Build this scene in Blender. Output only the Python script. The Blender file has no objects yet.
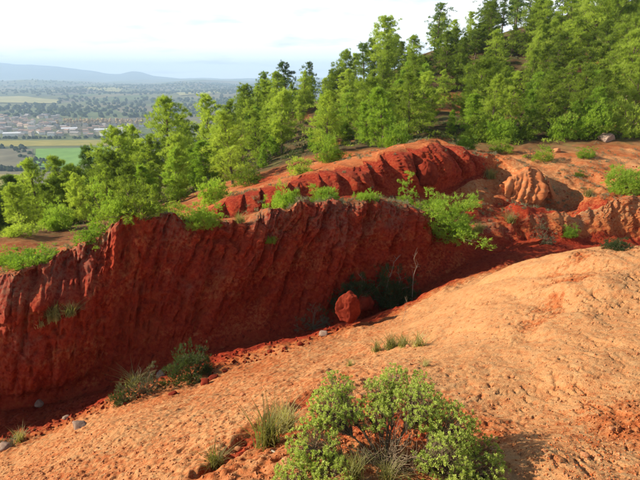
import bpy, bmesh, math, random
import numpy as np
from mathutils import Vector, Matrix

# ------------------------------------------------------------------ camera, sky, sun, exposure
SC = bpy.context.scene
COL = SC.collection
R = math.radians
FPX = 498.0                       # focal length in pixels of a 640 px wide frame
PITCH = R(18.3)
cam_d = bpy.data.cameras.new("camera"); cam_d.sensor_width = 36.0; cam_d.lens = FPX / 640 * 36
cam_d.clip_start = 0.05; cam_d.clip_end = 60000
cam = bpy.data.objects.new("camera", cam_d); COL.objects.link(cam)
cam.location = (0, 0, 0); cam.rotation_euler = (R(90) - PITCH, 0, 0)
SC.camera = cam

SUN_EL = R(27.0)
SUN_FWD = R(5.0)                 # the sun stands left of the view, a little ahead of it
sun_to = Vector((-math.cos(SUN_FWD) * math.cos(SUN_EL), math.sin(SUN_FWD) * math.cos(SUN_EL), math.sin(SUN_EL)))
sd = bpy.data.lights.new("sun", 'SUN'); sd.energy = 5.0; sd.angle = R(0.53); sd.color = (1.0, 0.90, 0.74)
sun = bpy.data.objects.new("sun", sd); COL.objects.link(sun)
sun.rotation_euler = (-sun_to).to_track_quat('-Z', 'Y').to_euler()

W = bpy.data.worlds.new("World"); SC.world = W; W.use_nodes = True
nt = W.node_tree; nt.nodes.clear()
wo = nt.nodes.new('ShaderNodeOutputWorld'); bg = nt.nodes.new('ShaderNodeBackground')
sky = nt.nodes.new('ShaderNodeTexSky'); sky.sky_type = 'NISHITA'; sky.sun_disc = False
sky.sun_elevation = SUN_EL; sky.sun_rotation = math.atan2(sun_to.x, sun_to.y)
sky.air_density = 1.0; sky.dust_density = 1.0; sky.ozone_density = 1.2
tc = nt.nodes.new('ShaderNodeTexCoord')
def wm(op, a, b=0.0, clamp=False):
    n = nt.nodes.new('ShaderNodeMath'); n.operation = op; n.use_clamp = clamp
    for sk, v in ((n.inputs[0], a), (n.inputs[1], b)):
        if isinstance(v, (int, float)): sk.default_value = v
        else: nt.links.new(v, sk)
    return n.outputs[0]
sx = nt.nodes.new('ShaderNodeSeparateXYZ'); nt.links.new(tc.outputs['Generated'], sx.inputs[0])
zz = wm('ADD', wm('MAXIMUM', sx.outputs[2], 0.0), 0.10)          # a flat cloud layer seen in perspective
cx = nt.nodes.new('ShaderNodeCombineXYZ'); nt.links.new(wm('DIVIDE', sx.outputs[0], zz), cx.inputs[0]); nt.links.new(wm('DIVIDE', sx.outputs[1], zz), cx.inputs[1])
nz = nt.nodes.new('ShaderNodeTexNoise'); nz.inputs['Scale'].default_value = 0.9; nz.inputs['Detail'].default_value = 4
nz.inputs['Roughness'].default_value = 0.55; nt.links.new(cx.outputs[0], nz.inputs['Vector'])
cover = wm('ADD', nz.outputs[0], wm('MULTIPLY', wm('SUBTRACT', 0.22, sx.outputs[2]), 0.75))   # cloud decks close up towards the horizon
cr = nt.nodes.new('ShaderNodeValToRGB'); cr.color_ramp.elements[0].position = 0.30; cr.color_ramp.elements[1].position = 0.60
mx = nt.nodes.new('ShaderNodeMix'); mx.data_type = 'RGBA'; mx.inputs[7].default_value = (14.5, 14.6, 14.8, 1)
for a, b in ((cover, cr.inputs[0]), (cr.outputs[0], mx.inputs[0]), (sky.outputs[0], mx.inputs[6]), (mx.outputs[2], bg.inputs[0]), (bg.outputs[0], wo.inputs[0])):
    nt.links.new(a, b)
bg.inputs[1].default_value = 0.060
vs = SC.view_settings; vs.view_transform = 'Standard'; vs.look = 'None'; vs.gamma = 1.0; vs.use_curve_mapping = False
vs.exposure = 0.95
SC.cycles.max_bounces = 6; SC.cycles.diffuse_bounces = 3; SC.cycles.transmission_bounces = 3
SC.cycles.transparent_max_bounces = 4; SC.cycles.volume_bounces = 1
SC.cycles.use_denoising = True

rng = np.random.default_rng(7)
random.seed(7)

# ------------------------------------------------------------------ pixel -> direction
SP, CP = math.sin(PITCH), math.cos(PITCH)
def px(u, v, y):
    a = (u - 320) / FPX; b = (240 - v) / FPX
    dy = CP + b * SP; dz = -SP + b * CP
    return np.array((a / dy * y, y, dz / dy * y))
def pdir(u, v):
    p = px(u, v, 1.0); return Vector(p).normalized()

# ------------------------------------------------------------------ noise
_pr = np.random.default_rng(3)
_perm = _pr.permutation(256).astype(np.int32); _perm = np.concatenate([_perm, _perm, _perm])
_g = _pr.normal(size=(256, 3)).astype(np.float32); _g /= np.linalg.norm(_g, axis=1)[:, None]
def pn(x, y, z=0.0, seed=0):
    """gradient noise, about -0.7..0.7"""
    x = np.asarray(x, np.float32) + seed * 17.37; y = np.asarray(y, np.float32) + seed * 5.11; z = np.asarray(z, np.float32) + 0.37 + np.zeros_like(x)
    xi = np.floor(x).astype(np.int32); yi = np.floor(y).astype(np.int32); zi = np.floor(z).astype(np.int32)
    xf = x - xi; yf = y - yi; zf = z - zi
    xi &= 255; yi &= 255; zi &= 255
    f = lambda t: t * t * t * (t * (t * 6 - 15) + 10)
    ux, uy, uz = f(xf), f(yf), f(zf)
    out = 0
    for dx in (0, 1):
        wx = ux if dx else 1 - ux
        hx = _perm[xi + dx]
        for dy in (0, 1):
            wy = uy if dy else 1 - uy
            hy = _perm[hx + ((yi + dy) & 255)]
            for dz in (0, 1):
                wz = uz if dz else 1 - uz
                g = _g[_perm[hy + ((zi + dz) & 255)]]
                out = out + wx * wy * wz * (g[..., 0] * (xf - dx) + g[..., 1] * (yf - dy) + g[..., 2] * (zf - dz))
    return out * 1.5
def fbm(x, y, z=0.0, oct=3, seed=0):
    s = 0; a = 1.0; f = 1.0
    for i in range(oct):
        s = s + a * pn(np.asarray(x) * f, np.asarray(y) * f, np.asarray(z) * f, seed + i); a *= .5; f *= 2.03
    return s
def sm(e0, e1, x):
    t = np.clip((np.asarray(x, float) - e0) / (e1 - e0), 0, 1); return t * t * (3 - 2 * t)

# ------------------------------------------------------------------ landform: lower surface, cliff, middle terrace, rear ridge, hill
class TPS:
    def __init__(s, pts, lam=0.02):
        p = np.array(pts, float); s.c = p[:, :2] / 10; n = len(p)
        K = s.k(np.linalg.norm(s.c[:, None] - s.c[None], axis=2)); P = np.c_[np.ones(n), s.c]
        A = np.zeros((n + 3, n + 3)); A[:n, :n] = K + lam * .1 * np.eye(n); A[:n, n:] = P; A[n:, :n] = P.T
        w = np.linalg.solve(A, np.r_[p[:, 2], 0, 0, 0]); s.w = w[:n]; s.a = w[n:]
    @staticmethod
    def k(r): return np.where(r > 1e-9, r * r * np.log(np.maximum(r, 1e-9)), 0)
    def __call__(s, x, y):
        x = np.asarray(x, float) / 10; y = np.asarray(y, float) / 10
        o = s.a[0] + s.a[1] * x + s.a[2] * y
        for (cx, cy), w in zip(s.c, s.w):
            o = o + w * s.k(np.hypot(x - cx, y - cy))
        return o
P = lambda l: [tuple(px(*q)) for q in l]
T1 = P([(0,280,13),(28,270,13.3),(60,258,13.8),(100,243,14.4),(122,219,14.7),(150,215,15),(185,225,15.5),(240,221,16.2),(280,214,16.8),(300,206,17.1),(350,203,17.8),(395,203,18.6),(418,208,19.1),(450,224,20.2),(480,232,21.2)])
B1 = P([(0,412,11.7),(100,392,12.6),(200,357,13.5),(300,336,14.9),(400,306,16.6),(460,266,18.8),(520,246,20.3)])
T1x = np.array([-40,-16]+[p[0] for p in T1]+[11,16,24,60]); T1y = np.array([-6,9.4]+[p[1] for p in T1]+[22.6,23.6,25,30])
B1x = np.array([-40,-16]+[p[0] for p in B1]+[13,18,24,60]); B1y = np.array([-8,7.6]+[p[1] for p in B1]+[21.4,22.3,23.2,28])
_gx = np.linspace(-60, 60, 2401)
def smooth_curve(X, Y, s):
    y = np.interp(_gx, X, Y); k = np.exp(-0.5 * (np.arange(-60, 61) * .05 / s) ** 2); k /= k.sum()
    return np.convolve(np.pad(y, 60, mode='edge'), k, 'valid')
_t1 = smooth_curve(T1x, T1y, .5); _b1 = smooth_curve(B1x, B1y, .7)
ft1 = lambda x: np.interp(x, _gx, _t1)
fb1 = lambda x: np.minimum(np.interp(x, _gx, _b1), ft1(x) - .7)
B2 = P([(205,222,18.6),(260,212,19.2),(300,203,20.2),(350,197,21.4),(400,194,22.9),(440,189,24.3),(490,173,26.6)])
T2 = P([(205,217,19.0),(240,201,20.4),(300,180,21.8),(345,160,23.2),(380,151,24.4),(405,146,25.2),(440,145,26.2),(468,157,27.2),(492,165,28)])
_b2 = smooth_curve([-60]+[p[0] for p in B2]+[15,60], [17]+[p[1] for p in B2]+[28.5,40], .4)
_t2 = smooth_curve([-60]+[p[0] for p in T2]+[15,60], [18]+[p[1] for p in T2]+[29.5,41], .4)
ft2 = lambda x: np.interp(x, _gx, _t2)
fb2 = lambda x: np.clip(np.interp(x, _gx, _b2), ft1(x) + .6, ft2(x) - .35)

Lp = [(0,0,-1.66),(-2.5,0,-2.3),(3,0,-1.7),(0,-5,-1),(6,-5,-1),(-6,-5,-2.6),(-14,-5,-6),(-10,4,-7.4),(-15,3,-8.8),(10,4,-3),(15,8,-3.6),(11,12.5,-4.6),(12,17,-6.7),(18,15,-6.2),(25,12,-5),(25,20,-6.8),(7.5,13,-5.2),(8,16,-6.7)]
Lp += B1 + P([(320,480,2.5),(430,480,2.5),(540,480,2.45),(640,480,2.4),(220,468,3.2),(150,480,3.9),(75,480,5.4),(0,480,7.4),
  (390,425,3.5),(270,425,4.0),(300,398,5.0),(340,388,5.4),(400,365,6.0),(200,420,6.6),(100,440,7.0),(40,455,8.2),(130,407,9.7),(0,461,9.3),(0,432,10.6),(60,425,10.6),
  (300,351,11.4),(250,371,10.7),(200,386,10.2),(380,340,11),(130,392,11.2),(220,362,12.2),(330,330,14),(440,290,15.5),
  (640,247,9.5),(560,255,10),(510,268,11),(480,286,11.8),(440,311,12.2),(600,350,5.0),(640,300,6.6),(560,300,7.2),(500,330,7.1),(450,350,6.8),(480,420,3.75),(560,420,3.5),(640,400,3.6)])
Lsurf = TPS(Lp)
Mp = T1 + B2 + [(-16,9.4,-5.9),(-30,2,-7),(-13,14,-6.0)] + P([(30,256,16),(60,246,18),(120,232,19),(40,232,23),(0,240,18),
  (500,197,24),(560,216,23.8),(600,201,23.6),(640,197,23.2),(560,171,28),(640,166,28),(520,165,29.5),(640,150,33),(500,154,32.5),(600,140,36),(640,135,37),(700,190,24),(760,140,36),
  (440,108,57),(520,110,54),(480,84,68),(560,88,58),(600,62,64),(640,70,56),(700,60,58),(300,112,85),(345,99,85),(386,76,83),(440,52,82),(490,42,84),(540,30,84),(600,20,82),(700,0,84),(260,128,70),(340,152,34),(400,140,40),(230,172,45),(150,206,40),(60,234,35),(0,240,32),(-80,240,34),(200,200,28),(150,215,22),
  (150,192,62),(200,165,68),(100,220,55),(60,230,50),(0,238,48),(-80,238,50),(0,236,85),(100,205,95),(200,160,105),(260,125,110),(345,104,125),(440,62,125),(560,20,125),(700,-10,125)]) + [(11,22.6,-6.2),(16,23.6,-5.7),(24,25,-5.2)]
Msurf = TPS(Mp)
VALLEY = -130.0
_px = np.array([0,.12,.28,.42,.6,.78,.9,.96,1.0]); _py = np.array([0,.06,.17,.32,.56,.80,.935,.985,1.0])
prof1 = lambda t: np.interp(t, _px, _py)
_hx = [-6,-4.9,-4.0,-2.4,-.9,1.2,3.0,4.6,6.1,7.6,9.2,11]; _hz = [0,.3,.6,.8,.85,1.0,1.15,1.35,1.4,1.0,.35,0]
def parts(x, y):
    t1 = np.clip((y - fb1(x)) / (ft1(x) - fb1(x)), 0, 1)
    t2 = np.clip((y - fb2(x)) / (ft2(x) - fb2(x)), 0, 1)
    return t1, t2
def H(x, y):
    x = np.asarray(x, float); y = np.asarray(y, float)
    t1, t2 = parts(x, y)
    L = Lsurf(x, y); M = Msurf(x, y)
    far = sm(120, 520, y)
    M = np.where(y > 90, M * (1 - far) + (VALLEY - 6) * far, M)
    side = sm(60, 300, -x) * sm(10, 60, y); M = M - 70 * side * (1 - far)
    h2 = np.interp(x, _hx, _hz)
    back = np.exp(-np.clip((y - ft2(x)) / 5.0, 0, 9) ** 2)
    rid = h2 * (1 - (1 - t2) ** 2.4) * back
    z = L + (M + rid - L) * prof1(t1)
    # pale fluted outcrop on the far bank, steep on its far side from the sun
    ox, oy = OUT
    q = (x - ox) * .93 + (y - oy) * .37; w = -(x - ox) * .37 + (y - oy) * .93
    z = z + .95 * sm(-2.6, -.6, q) * (1 - sm(.1, .8, q)) * sm(-1.25, -.35, w) * (1 - sm(.2, 5.0, w))
    return z
OUT = tuple(px(537, 187, 26.0)[:2])

# ------------------------------------------------------------------ one fan-shaped sheet, finest at the cliff and under the shrubs
cc = np.concatenate([np.linspace(-1.7, -.80, 100, endpoint=False), np.linspace(-.80, .80, 700), np.linspace(.80, 1.7, 121)[1:]])
def solve(fn):
    y = np.full(cc.shape, 15.0)
    for _ in range(80): y = .5 * y + .5 * fn(cc * (y + 2))
    return y
yb1, yt1, yb2, yt2 = (solve(f) for f in (fb1, ft1, fb2, ft2))
yb1 = np.maximum(yb1, 2.0); yt1 = np.maximum(yt1, yb1 + .4); yb2 = np.maximum(yb2, yt1 + .4); yt2 = np.maximum(yt2, yb2 + .3)
tA = np.linspace(0, 1, 470)
ynear = .9
A = ynear * (yb1 / ynear)[None, :] ** (tA[:, None] ** .97)
tt = np.linspace(0, 1, 2000); arc = np.cumsum(np.r_[0, np.hypot(np.diff(tt) * 1.5, np.diff(prof1(tt)) * 4.3)]); arc /= arc[-1]
tB = np.interp(np.linspace(0, 1, 210), arc, tt)[1:]
Bn = yb1 + (yt1 - yb1) * tB[:, None]
tC = np.linspace(0, 1, 56)[1:]; Cn = yt1 + (yb2 - yt1) * tC[:, None]
tD = np.linspace(0, 1, 90)[1:] ** 1.3; Dn = yb2 + (yt2 - yb2) * tD[:, None]
tE = np.linspace(0, 1, 112)[1:]; En = yt2 * (44 / yt2) ** tE[:, None]
tF = np.linspace(0, 1, 74)[1:]; Fn = 44 * (620 / 44) ** tF[:, None] + 0 * yt2
Y = np.concatenate([A, Bn, Cn, Dn, En, Fn]); X = cc[None, :] * (Y + 2)
NR, NC = Y.shape
X = X.ravel(); Y = Y.ravel()
Z = H(X, Y)
t1, t2 = parts(X, Y)
dist = np.hypot(X, Y)

DX = np.zeros_like(X); DY = np.zeros_like(X); DZ = np.zeros_like(X)
# --- the front cliff: buttresses, slanted rills, thin strata, crumbling lip
m = (t1 > 0) & (t1 <= 1) & (Y < ft1(X) + 2.5) & (np.abs(X) < 45)
x, y, z = X[m], Y[m], Z[m]; t = t1[m]
over = np.clip((y - ft1(x)) / 2.0, 0, 1)
hgt = np.clip((Msurf(x, ft1(x)) - Lsurf(x, fb1(x))) / 3.5, .15, 1)
w = np.clip(np.minimum(t / .5, 1), 0, 1) * (1 - sm(0, .45, over)) * hgt
s = x * 1.08
lean = np.interp(x, [-12, -6, -3, 1, 6], [.05, .12, .55, .35, .1])
sl = s - lean * (z + 6)
but = np.abs(fbm(sl * .42, z * .10, 0, 2, 1)) * 1.1
ril = np.abs(pn(sl * 1.5, z * .22, .3, 4)) + .5 * np.abs(pn(sl * 3.4 + pn(s, z, 0, 9) * .3, z * .35, .7, 5))
fin = .5 * np.abs(pn(sl * 7.5, z * .9, .1, 6)) + .35 * pn(sl * 9, z * 6, y * 4, 7)
strat = pn(s * .25, z * 3.2, .2, 8) * .5 + pn(s * .6, z * 7.5, .2, 11) * .3
lump = np.abs(pn(sl * 1.1, z * .9, y * .9, 16)) * .55 + pn(sl * 2.6, z * 1.8, y * 2, 17) * .22
crk = 1 - sm(.0, .07, np.abs(pn(sl * .8 + .25 * pn(s * 2, z * 2, 0, 19), z * .16, .4, 18)))
crk2 = 1 - sm(.0, .09, np.abs(pn(sl * 2.1 + .2 * pn(s * 3, z * 3, 0, 19), z * .4, .4, 20)))
ledge = np.exp(-((x + 8.1) / 1.25) ** 2) * (1 - sm(-6.1, -5.45, z + .15 * pn(x * 2, y * 2, 0, 24))) * sm(0, .3, t)
upw = .35 + .65 * sm(.35, .9, t + .25 * pn(s * .5, z * .5, 0, 26))
blk = np.round(pn(s * 2.2 + 30, z * 1.7, y * .5, 27) * 4) / 4
fin2 = np.abs(pn(sl * 13, z * 1.3, .6, 28)) * .5 + .5 * pn(s * 19, z * 15, y * 12, 29)
d = 1.2 * ledge * sm(.05, .5, t) + w * (.85 * but - .34 - .20 * crk * upw - .12 * crk2 * upw + .50 * (ril - .35) * (.7 + .5 * upw) + .34 * (fin - .15) + .10 * fin2 + .07 * blk * upw + .16 * strat * np.clip(t * 3, 0, 1) + .28 * (lump - .12))
d += .10 * pn(s * 1.7, y * 1.7, z * 1.7, 12) * np.clip(w * 2, 0, 1)
DX[m] += .40 * d; DY[m] += -.917 * d; DZ[m] += .06 * pn(s * 4, y * 4, z * 4, 15) * np.clip(w * 3, 0, 1)
# ragged skyline of the lip
DZ[m] += (.16 * np.round(pn(x * 2.2, y * 2.2, 0, 22) * 3) / 3 + .30 * fbm(x * .9, y * .9, 0, 3, 21)) * sm(.6, 1, t) * (1 - over) * hgt
# --- the rear ridge: rounded lobes parted by deep clefts
h2 = np.interp(X, _hx, _hz)
m = (t2 > 0) & (t1 >= 1) & (h2 > .02) & (Y < ft2(X) + 4)
x, y, z = X[m], Y[m], Z[m]; ov = np.clip((y - ft2(x)) / 4, 0, 1)
w = np.clip(h2[m] / 1.0, 0, 1) * np.clip(t2[m] / .2, 0, 1) * (1 - sm(0, .8, ov))
so = x * 1.1 + .4 * z
lob = 1 - (1 - np.clip(np.abs(pn(so * .66, z * .15, .6, 31)) * 2.4, 0, 1)) ** 2
rck = 1 - sm(0, .07, np.abs(pn(so * 1.7 + .2 * pn(x * 3, z * 3, 0, 37), z * .35, .1, 38)))
d = w * (.85 * (lob - .6) - .16 * rck + .34 * np.abs(pn(so * 2.2, z * .4, .2, 32)) + .12 * np.abs(pn(so * 5.5, z * .9, .2, 33)) + .16 * fbm(x * 2.2, y * 2.2, z * 2.2, 3, 34))
DX[m] += .45 * d; DY[m] -= .89 * d; DZ[m] += .16 * fbm(x * .8, y * .8, 0, 2, 36) * w
# --- the far bank on the right: irregular eroded knobs
ox, oy = OUT
m = (t1 > .0) & (X > 5.5) & (Y > 17) & (Y < 36) & (X < 45)
x, y, z = X[m], Y[m], Z[m]
bank = sm(5.5, 8, x) * (1 - sm(25.5, 31, y))
near_out = np.exp(-(((x - ox) / 2.4) ** 2 + ((y - oy) / 2.2) ** 2))
DZ[m] += bank * (.45 * np.abs(fbm(x * .42, y * .42, 0, 2, 41)) - .14 + .15 * fbm(x * 1.3, y * 1.3, 0, 3, 42)) * (1 - .5 * near_out) + .10 * pn(x * 1.3, y * 1.3, 0, 45)
q = x * .37 - y * .93
qs = x + .25 * y + .35 * z
fl = np.abs(pn(qs * 1.5, z * .3, .2, 43)) + .5 * np.abs(pn(qs * 3.6, z * .5, .2, 44))
DX[m] -= near_out * .35 * (fl - .3); DY[m] -= near_out * .85 * (fl - .3)
# --- ground everywhere: soft swells; near ground: crust, pits, contour ripples, cracks
land = (t1 <= 0)
gm = land & (Y < 23)
x, y = X[gm], Y[gm]
nearw = 1 - sm(14, 20, y)
swell = .10 * fbm(x * .55, y * .55, 0, 2, 51) + .035 * fbm(x * 1.9, y * 1.9, 0, 2, 52)
mound = np.clip(sm(.2, 2.6, x - .12 * y + .55) * sm(1.9, 3.0, y + .7 * np.maximum(x - 1.0, 0)), 0, 1)           # smooth hump on the right
cr_ = x * .90 + y * .44; ac_ = -x * .44 + y * .90     # along and across the contour of the left slope
rip = np.abs(pn(cr_ * 1.6, ac_ * 5.5, 0, 53)) * .6 + np.abs(pn(cr_ * 4.0, ac_ * 13, 0, 54)) * .20
left = (1 - mound)
fade = np.interp(y, [0, 6, 14, 23], [1, 1, .7, .3])
det = left * (.125 * rip + .030 * pn(x * 17, y * 17, 0, 55)) * fade
pit = sm(.30, .48, pn(x * 24, y * 8.5, 0, 56)) * (.5 + .9 * sm(-.2, .3, pn(x * 1.1, y * 1.1, 0, 57)))
pit2 = sm(.25, .5, pn(x * 27, y * 13, 0, 66))
wx_ = x + .25 * pn(x * 1.3, y * 1.3, 0, 46); lob = np.abs(pn(wx_ * .8, y * .5, 0, 58)) * .13 + np.abs(pn(wx_ * 2.6, y * .9, 0, 59)) * .030
vein = 1 - sm(0, .045, np.abs(pn(wx_ * 5.5 + .3 * pn(x * 8, y * 8, 0, 47), y * 2.4, 0, 48)))
det += mound * (lob * 1.5 - .017 * pit - .006 * pit2 - .014 * vein + .006 * pn(x * 9, y * 7, 0, 60))
# loose gravelly soil round the big bush and at the lower right corner
bushx, bushy = px(390, 430, 3.5)[:2]
loose = np.exp(-(((x - bushx) / .95) ** 2 + ((y - bushy) / .75) ** 2)) + .8 * np.exp(-(((x - 2.55) / .5) ** 2 + ((y - 3.0) / .6) ** 2))
loose = np.clip(loose * 1.3, 0, 1)
gr = np.maximum(pn(x * 21, y * 19, 0, 61), 0) + np.maximum(pn(x * 40, y * 38, 0, 62), 0) * .6
det += loose * (.045 * gr + .05 * pn(x * 4, y * 4, 0, 63))
# stony rill that runs down the hump
ra, rb, rc_ = px(598, 268, 9.3)[:2], px(560, 300, 7.2)[:2], px(518, 345, 6.3)[:2]
def segd(a, b):
    ab = b - a; tq = np.clip(((x - a[0]) * ab[0] + (y - a[1]) * ab[1]) / (ab @ ab), 0, 1)
    return np.hypot(x - a[0] - tq * ab[0], y - a[1] - tq * ab[1])
rd = np.minimum(segd(ra, rb), segd(rb, rc_)) + .55 * pn(x * 1.6, y * 1.6, 0, 64)
rill = np.exp(-(rd / .42) ** 2) * np.clip(.55 + 1.2 * pn(x * 2.3, y * 2.3, 0, 68), 0, 1)
det += -.07 * rill + rill * .05 * gr
# broken edge between the bush terrace and the left slope
ea, eb, ec = px(205, 472, 3.2)[:2], px(262, 425, 4.1)[:2], px(330, 385, 5.5)[:2]
ed = np.minimum(segd(ea, eb), segd(eb, ec)) + .15 * pn(x * 2.5, y * 2.5, 0, 65)
edge = np.exp(-(ed / .13) ** 2)
det -= .10 * edge
DZ[gm] += (swell + det) * nearw + .05 * (1 - nearw) * fbm(x * 1.5, y * 1.5, 0, 3, 67)
# terrace and hill
um = (t1 >= 1)
x, y = X[um], Y[um]
DZ[um] += .10 * fbm(x * .8, y * .8, 0, 3, 71) * (1 - sm(60, 90, y)) + .55 * fbm(x * .12, y * .12, 0, 3, 72) * sm(34, 55, y)
# gully floor: rubble
fm = land & (np.abs(Y - fb1(X)) < 4)
x, y = X[fm], Y[fm]
DZ[fm] += .10 * np.abs(fbm(x * 2.2, y * 2.2, 0, 3, 74)) * sm(0, 1.5, 4 - np.abs(y - fb1(x)))

# --- what each spot is made of: pale dried crust (1) or raw red clay (0); forest litter
crust = np.zeros_like(X); litter = np.zeros_like(X); grey = np.zeros_like(X)
cg = np.zeros(gm.sum()); x, y = X[gm], Y[gm]
edge_g = y - fb1(x)
cg = .66 + .34 * mound + .18 * fbm(x * .7, y * .7, 0, 3, 81)
cg *= 1 - .62 * loose; cg *= 1 - .55 * rill; cg *= 1 - .7 * edge
cg -= .12 * pit * mound
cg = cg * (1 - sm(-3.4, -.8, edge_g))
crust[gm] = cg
x, y = X[um], Y[um]
right = sm(6, 11, x)
cu = .45 + .13 * right * sm(22, 27, y) + .25 * fbm(x * .45, y * .45, 0, 3, 83)
cu = np.where((h2[um] > .02) & (y > fb2(x) - .5) & (y < ft2(x) + 2.0), np.clip(h2[um], 0, 1) * (.12 + .35 * sm(ft2(x) - .1, ft2(x) + .9, y)) + (1 - np.clip(h2[um] * 1.5, 0, 1)) * cu, cu)
redz = np.exp(-(((x - 10.5) / 4.5) ** 2 + ((y - 22.6) / 1.5) ** 2)); cu = cu - .35 * redz
no = np.exp(-(((x - ox + .3) / 2.0) ** 2 + ((y - oy) / 1.8) ** 2)); cu = cu + .22 * no
crust[um] = cu
litter[um] = sm(31, 37, y + 3 * pn(x * .2, y * .2, 0, 85)) * (1 - .8 * sm(.18, .34, fbm(x * .11, y * .11, 0, 2, 86)))
litter[um] = np.maximum(litter[um], sm(64, 72, y))
litter[um] = np.maximum(litter[um], sm(-5, -12, x) * sm(16, 20, y) * .8)
cl = (t1 > 0) & (t1 < 1)
crust[cl] = .10 * sm(.9, 1, t1[cl]) + .20 * sm(.0, .45, fbm(X[cl] * .7 - .3 * Z[cl], Z[cl] * 1.3, 0, 3, 87) + .25 * (t1[cl] - .5))
grey[cl] = sm(.68, 1.1, t1[cl] + .4 * fbm(X[cl] * .8, Z[cl] * .8, 0, 3, 89)) * .65
grey[um] = .75 * np.exp(-((Y[um] - ft1(X[um])) / 1.0) ** 2) * (X[um] < 8) + .25 * np.clip(fbm(X[um] * .6, Y[um] * .6, 0, 2, 90), 0, 1)
cr2 = cl & (X > 7); crust[cr2] += .48 * sm(7, 11, X[cr2]) * sm(.1, .8, t1[cr2]) * (1 + .7 * fbm(X[cr2] * .6, Y[cr2] * .6, 0, 2, 88))
crust = np.clip(crust, 0, 1)
VX = np.c_[X + DX, Y + DY, Z + DZ]

# ------------------------------------------------------------------ materials
def new_mat(name):
    m = bpy.data.materials.new(name); m.use_nodes = True; m.node_tree.nodes.clear()
    return m, m.node_tree, m.node_tree.nodes, m.node_tree.links
def node(nt, kind, **kw):
    n = nt.nodes.new(kind)
    for k, v in kw.items():
        if k in n.inputs: n.inputs[k].default_value = v
        else: setattr(n, k, v)
    return n
def ramp(nt, stops, fac):
    r = nt.nodes.new('ShaderNodeValToRGB'); e = r.color_ramp.elements
    e[0].position, e[0].color = stops[0][0], (*stops[0][1], 1); e[1].position, e[1].color = stops[-1][0], (*stops[-1][1], 1)
    for p, c in stops[1:-1]:
        k = e.new(p); k.color = (*c, 1)
    nt.links.new(fac, r.inputs[0]); return r.outputs[0]
def mixc(nt, fac, a, b, mode='MIX'):
    m = nt.nodes.new('ShaderNodeMix'); m.data_type = 'RGBA'; m.blend_type = mode
    for sock, val in ((m.inputs[0], fac), (m.inputs[6], a), (m.inputs[7], b)):
        if isinstance(val, (int, float)): sock.default_value = val
        elif isinstance(val, tuple): sock.default_value = (*val, 1)
        else: nt.links.new(val, sock)
    return m.outputs[2]
def math_(nt, op, a, b=0.0, clamp=False):
    m = nt.nodes.new('ShaderNodeMath'); m.operation = op; m.use_clamp = clamp
    for sock, val in ((m.inputs[0], a), (m.inputs[1], b)):
        if isinstance(val, (int, float)): sock.default_value = val
        else: nt.links.new(val, sock)
    return m.outputs[0]
def noise(nt, vec, scale, detail=4, rough=.6, out=0):
    n = nt.nodes.new('ShaderNodeTexNoise'); n.inputs['Scale'].default_value = scale; n.inputs['Detail'].default_value = detail; n.inputs['Roughness'].default_value = rough
    nt.links.new(vec, n.inputs['Vector']); return n.outputs[out]
def finish(nt, color, rough=.95, bump=None, bstr=.5, bdist=.02, spec=.15):
    b = node(nt, 'ShaderNodeBsdfPrincipled'); b.inputs['Roughness'].default_value = rough; b.inputs['Specular IOR Level'].default_value = spec
    if isinstance(color, tuple): b.inputs['Base Color'].default_value = (*color, 1)
    else: nt.links.new(color, b.inputs['Base Color'])
    if bump is not None:
        bp = node(nt, 'ShaderNodeBump'); bp.inputs['Strength'].default_value = bstr; bp.inputs['Distance'].default_value = bdist
        nt.links.new(bump, bp.inputs['Height']); nt.links.new(bp.outputs[0], b.inputs['Normal'])
    o = node(nt, 'ShaderNodeOutputMaterial'); nt.links.new(b.outputs[0], o.inputs[0])

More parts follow.
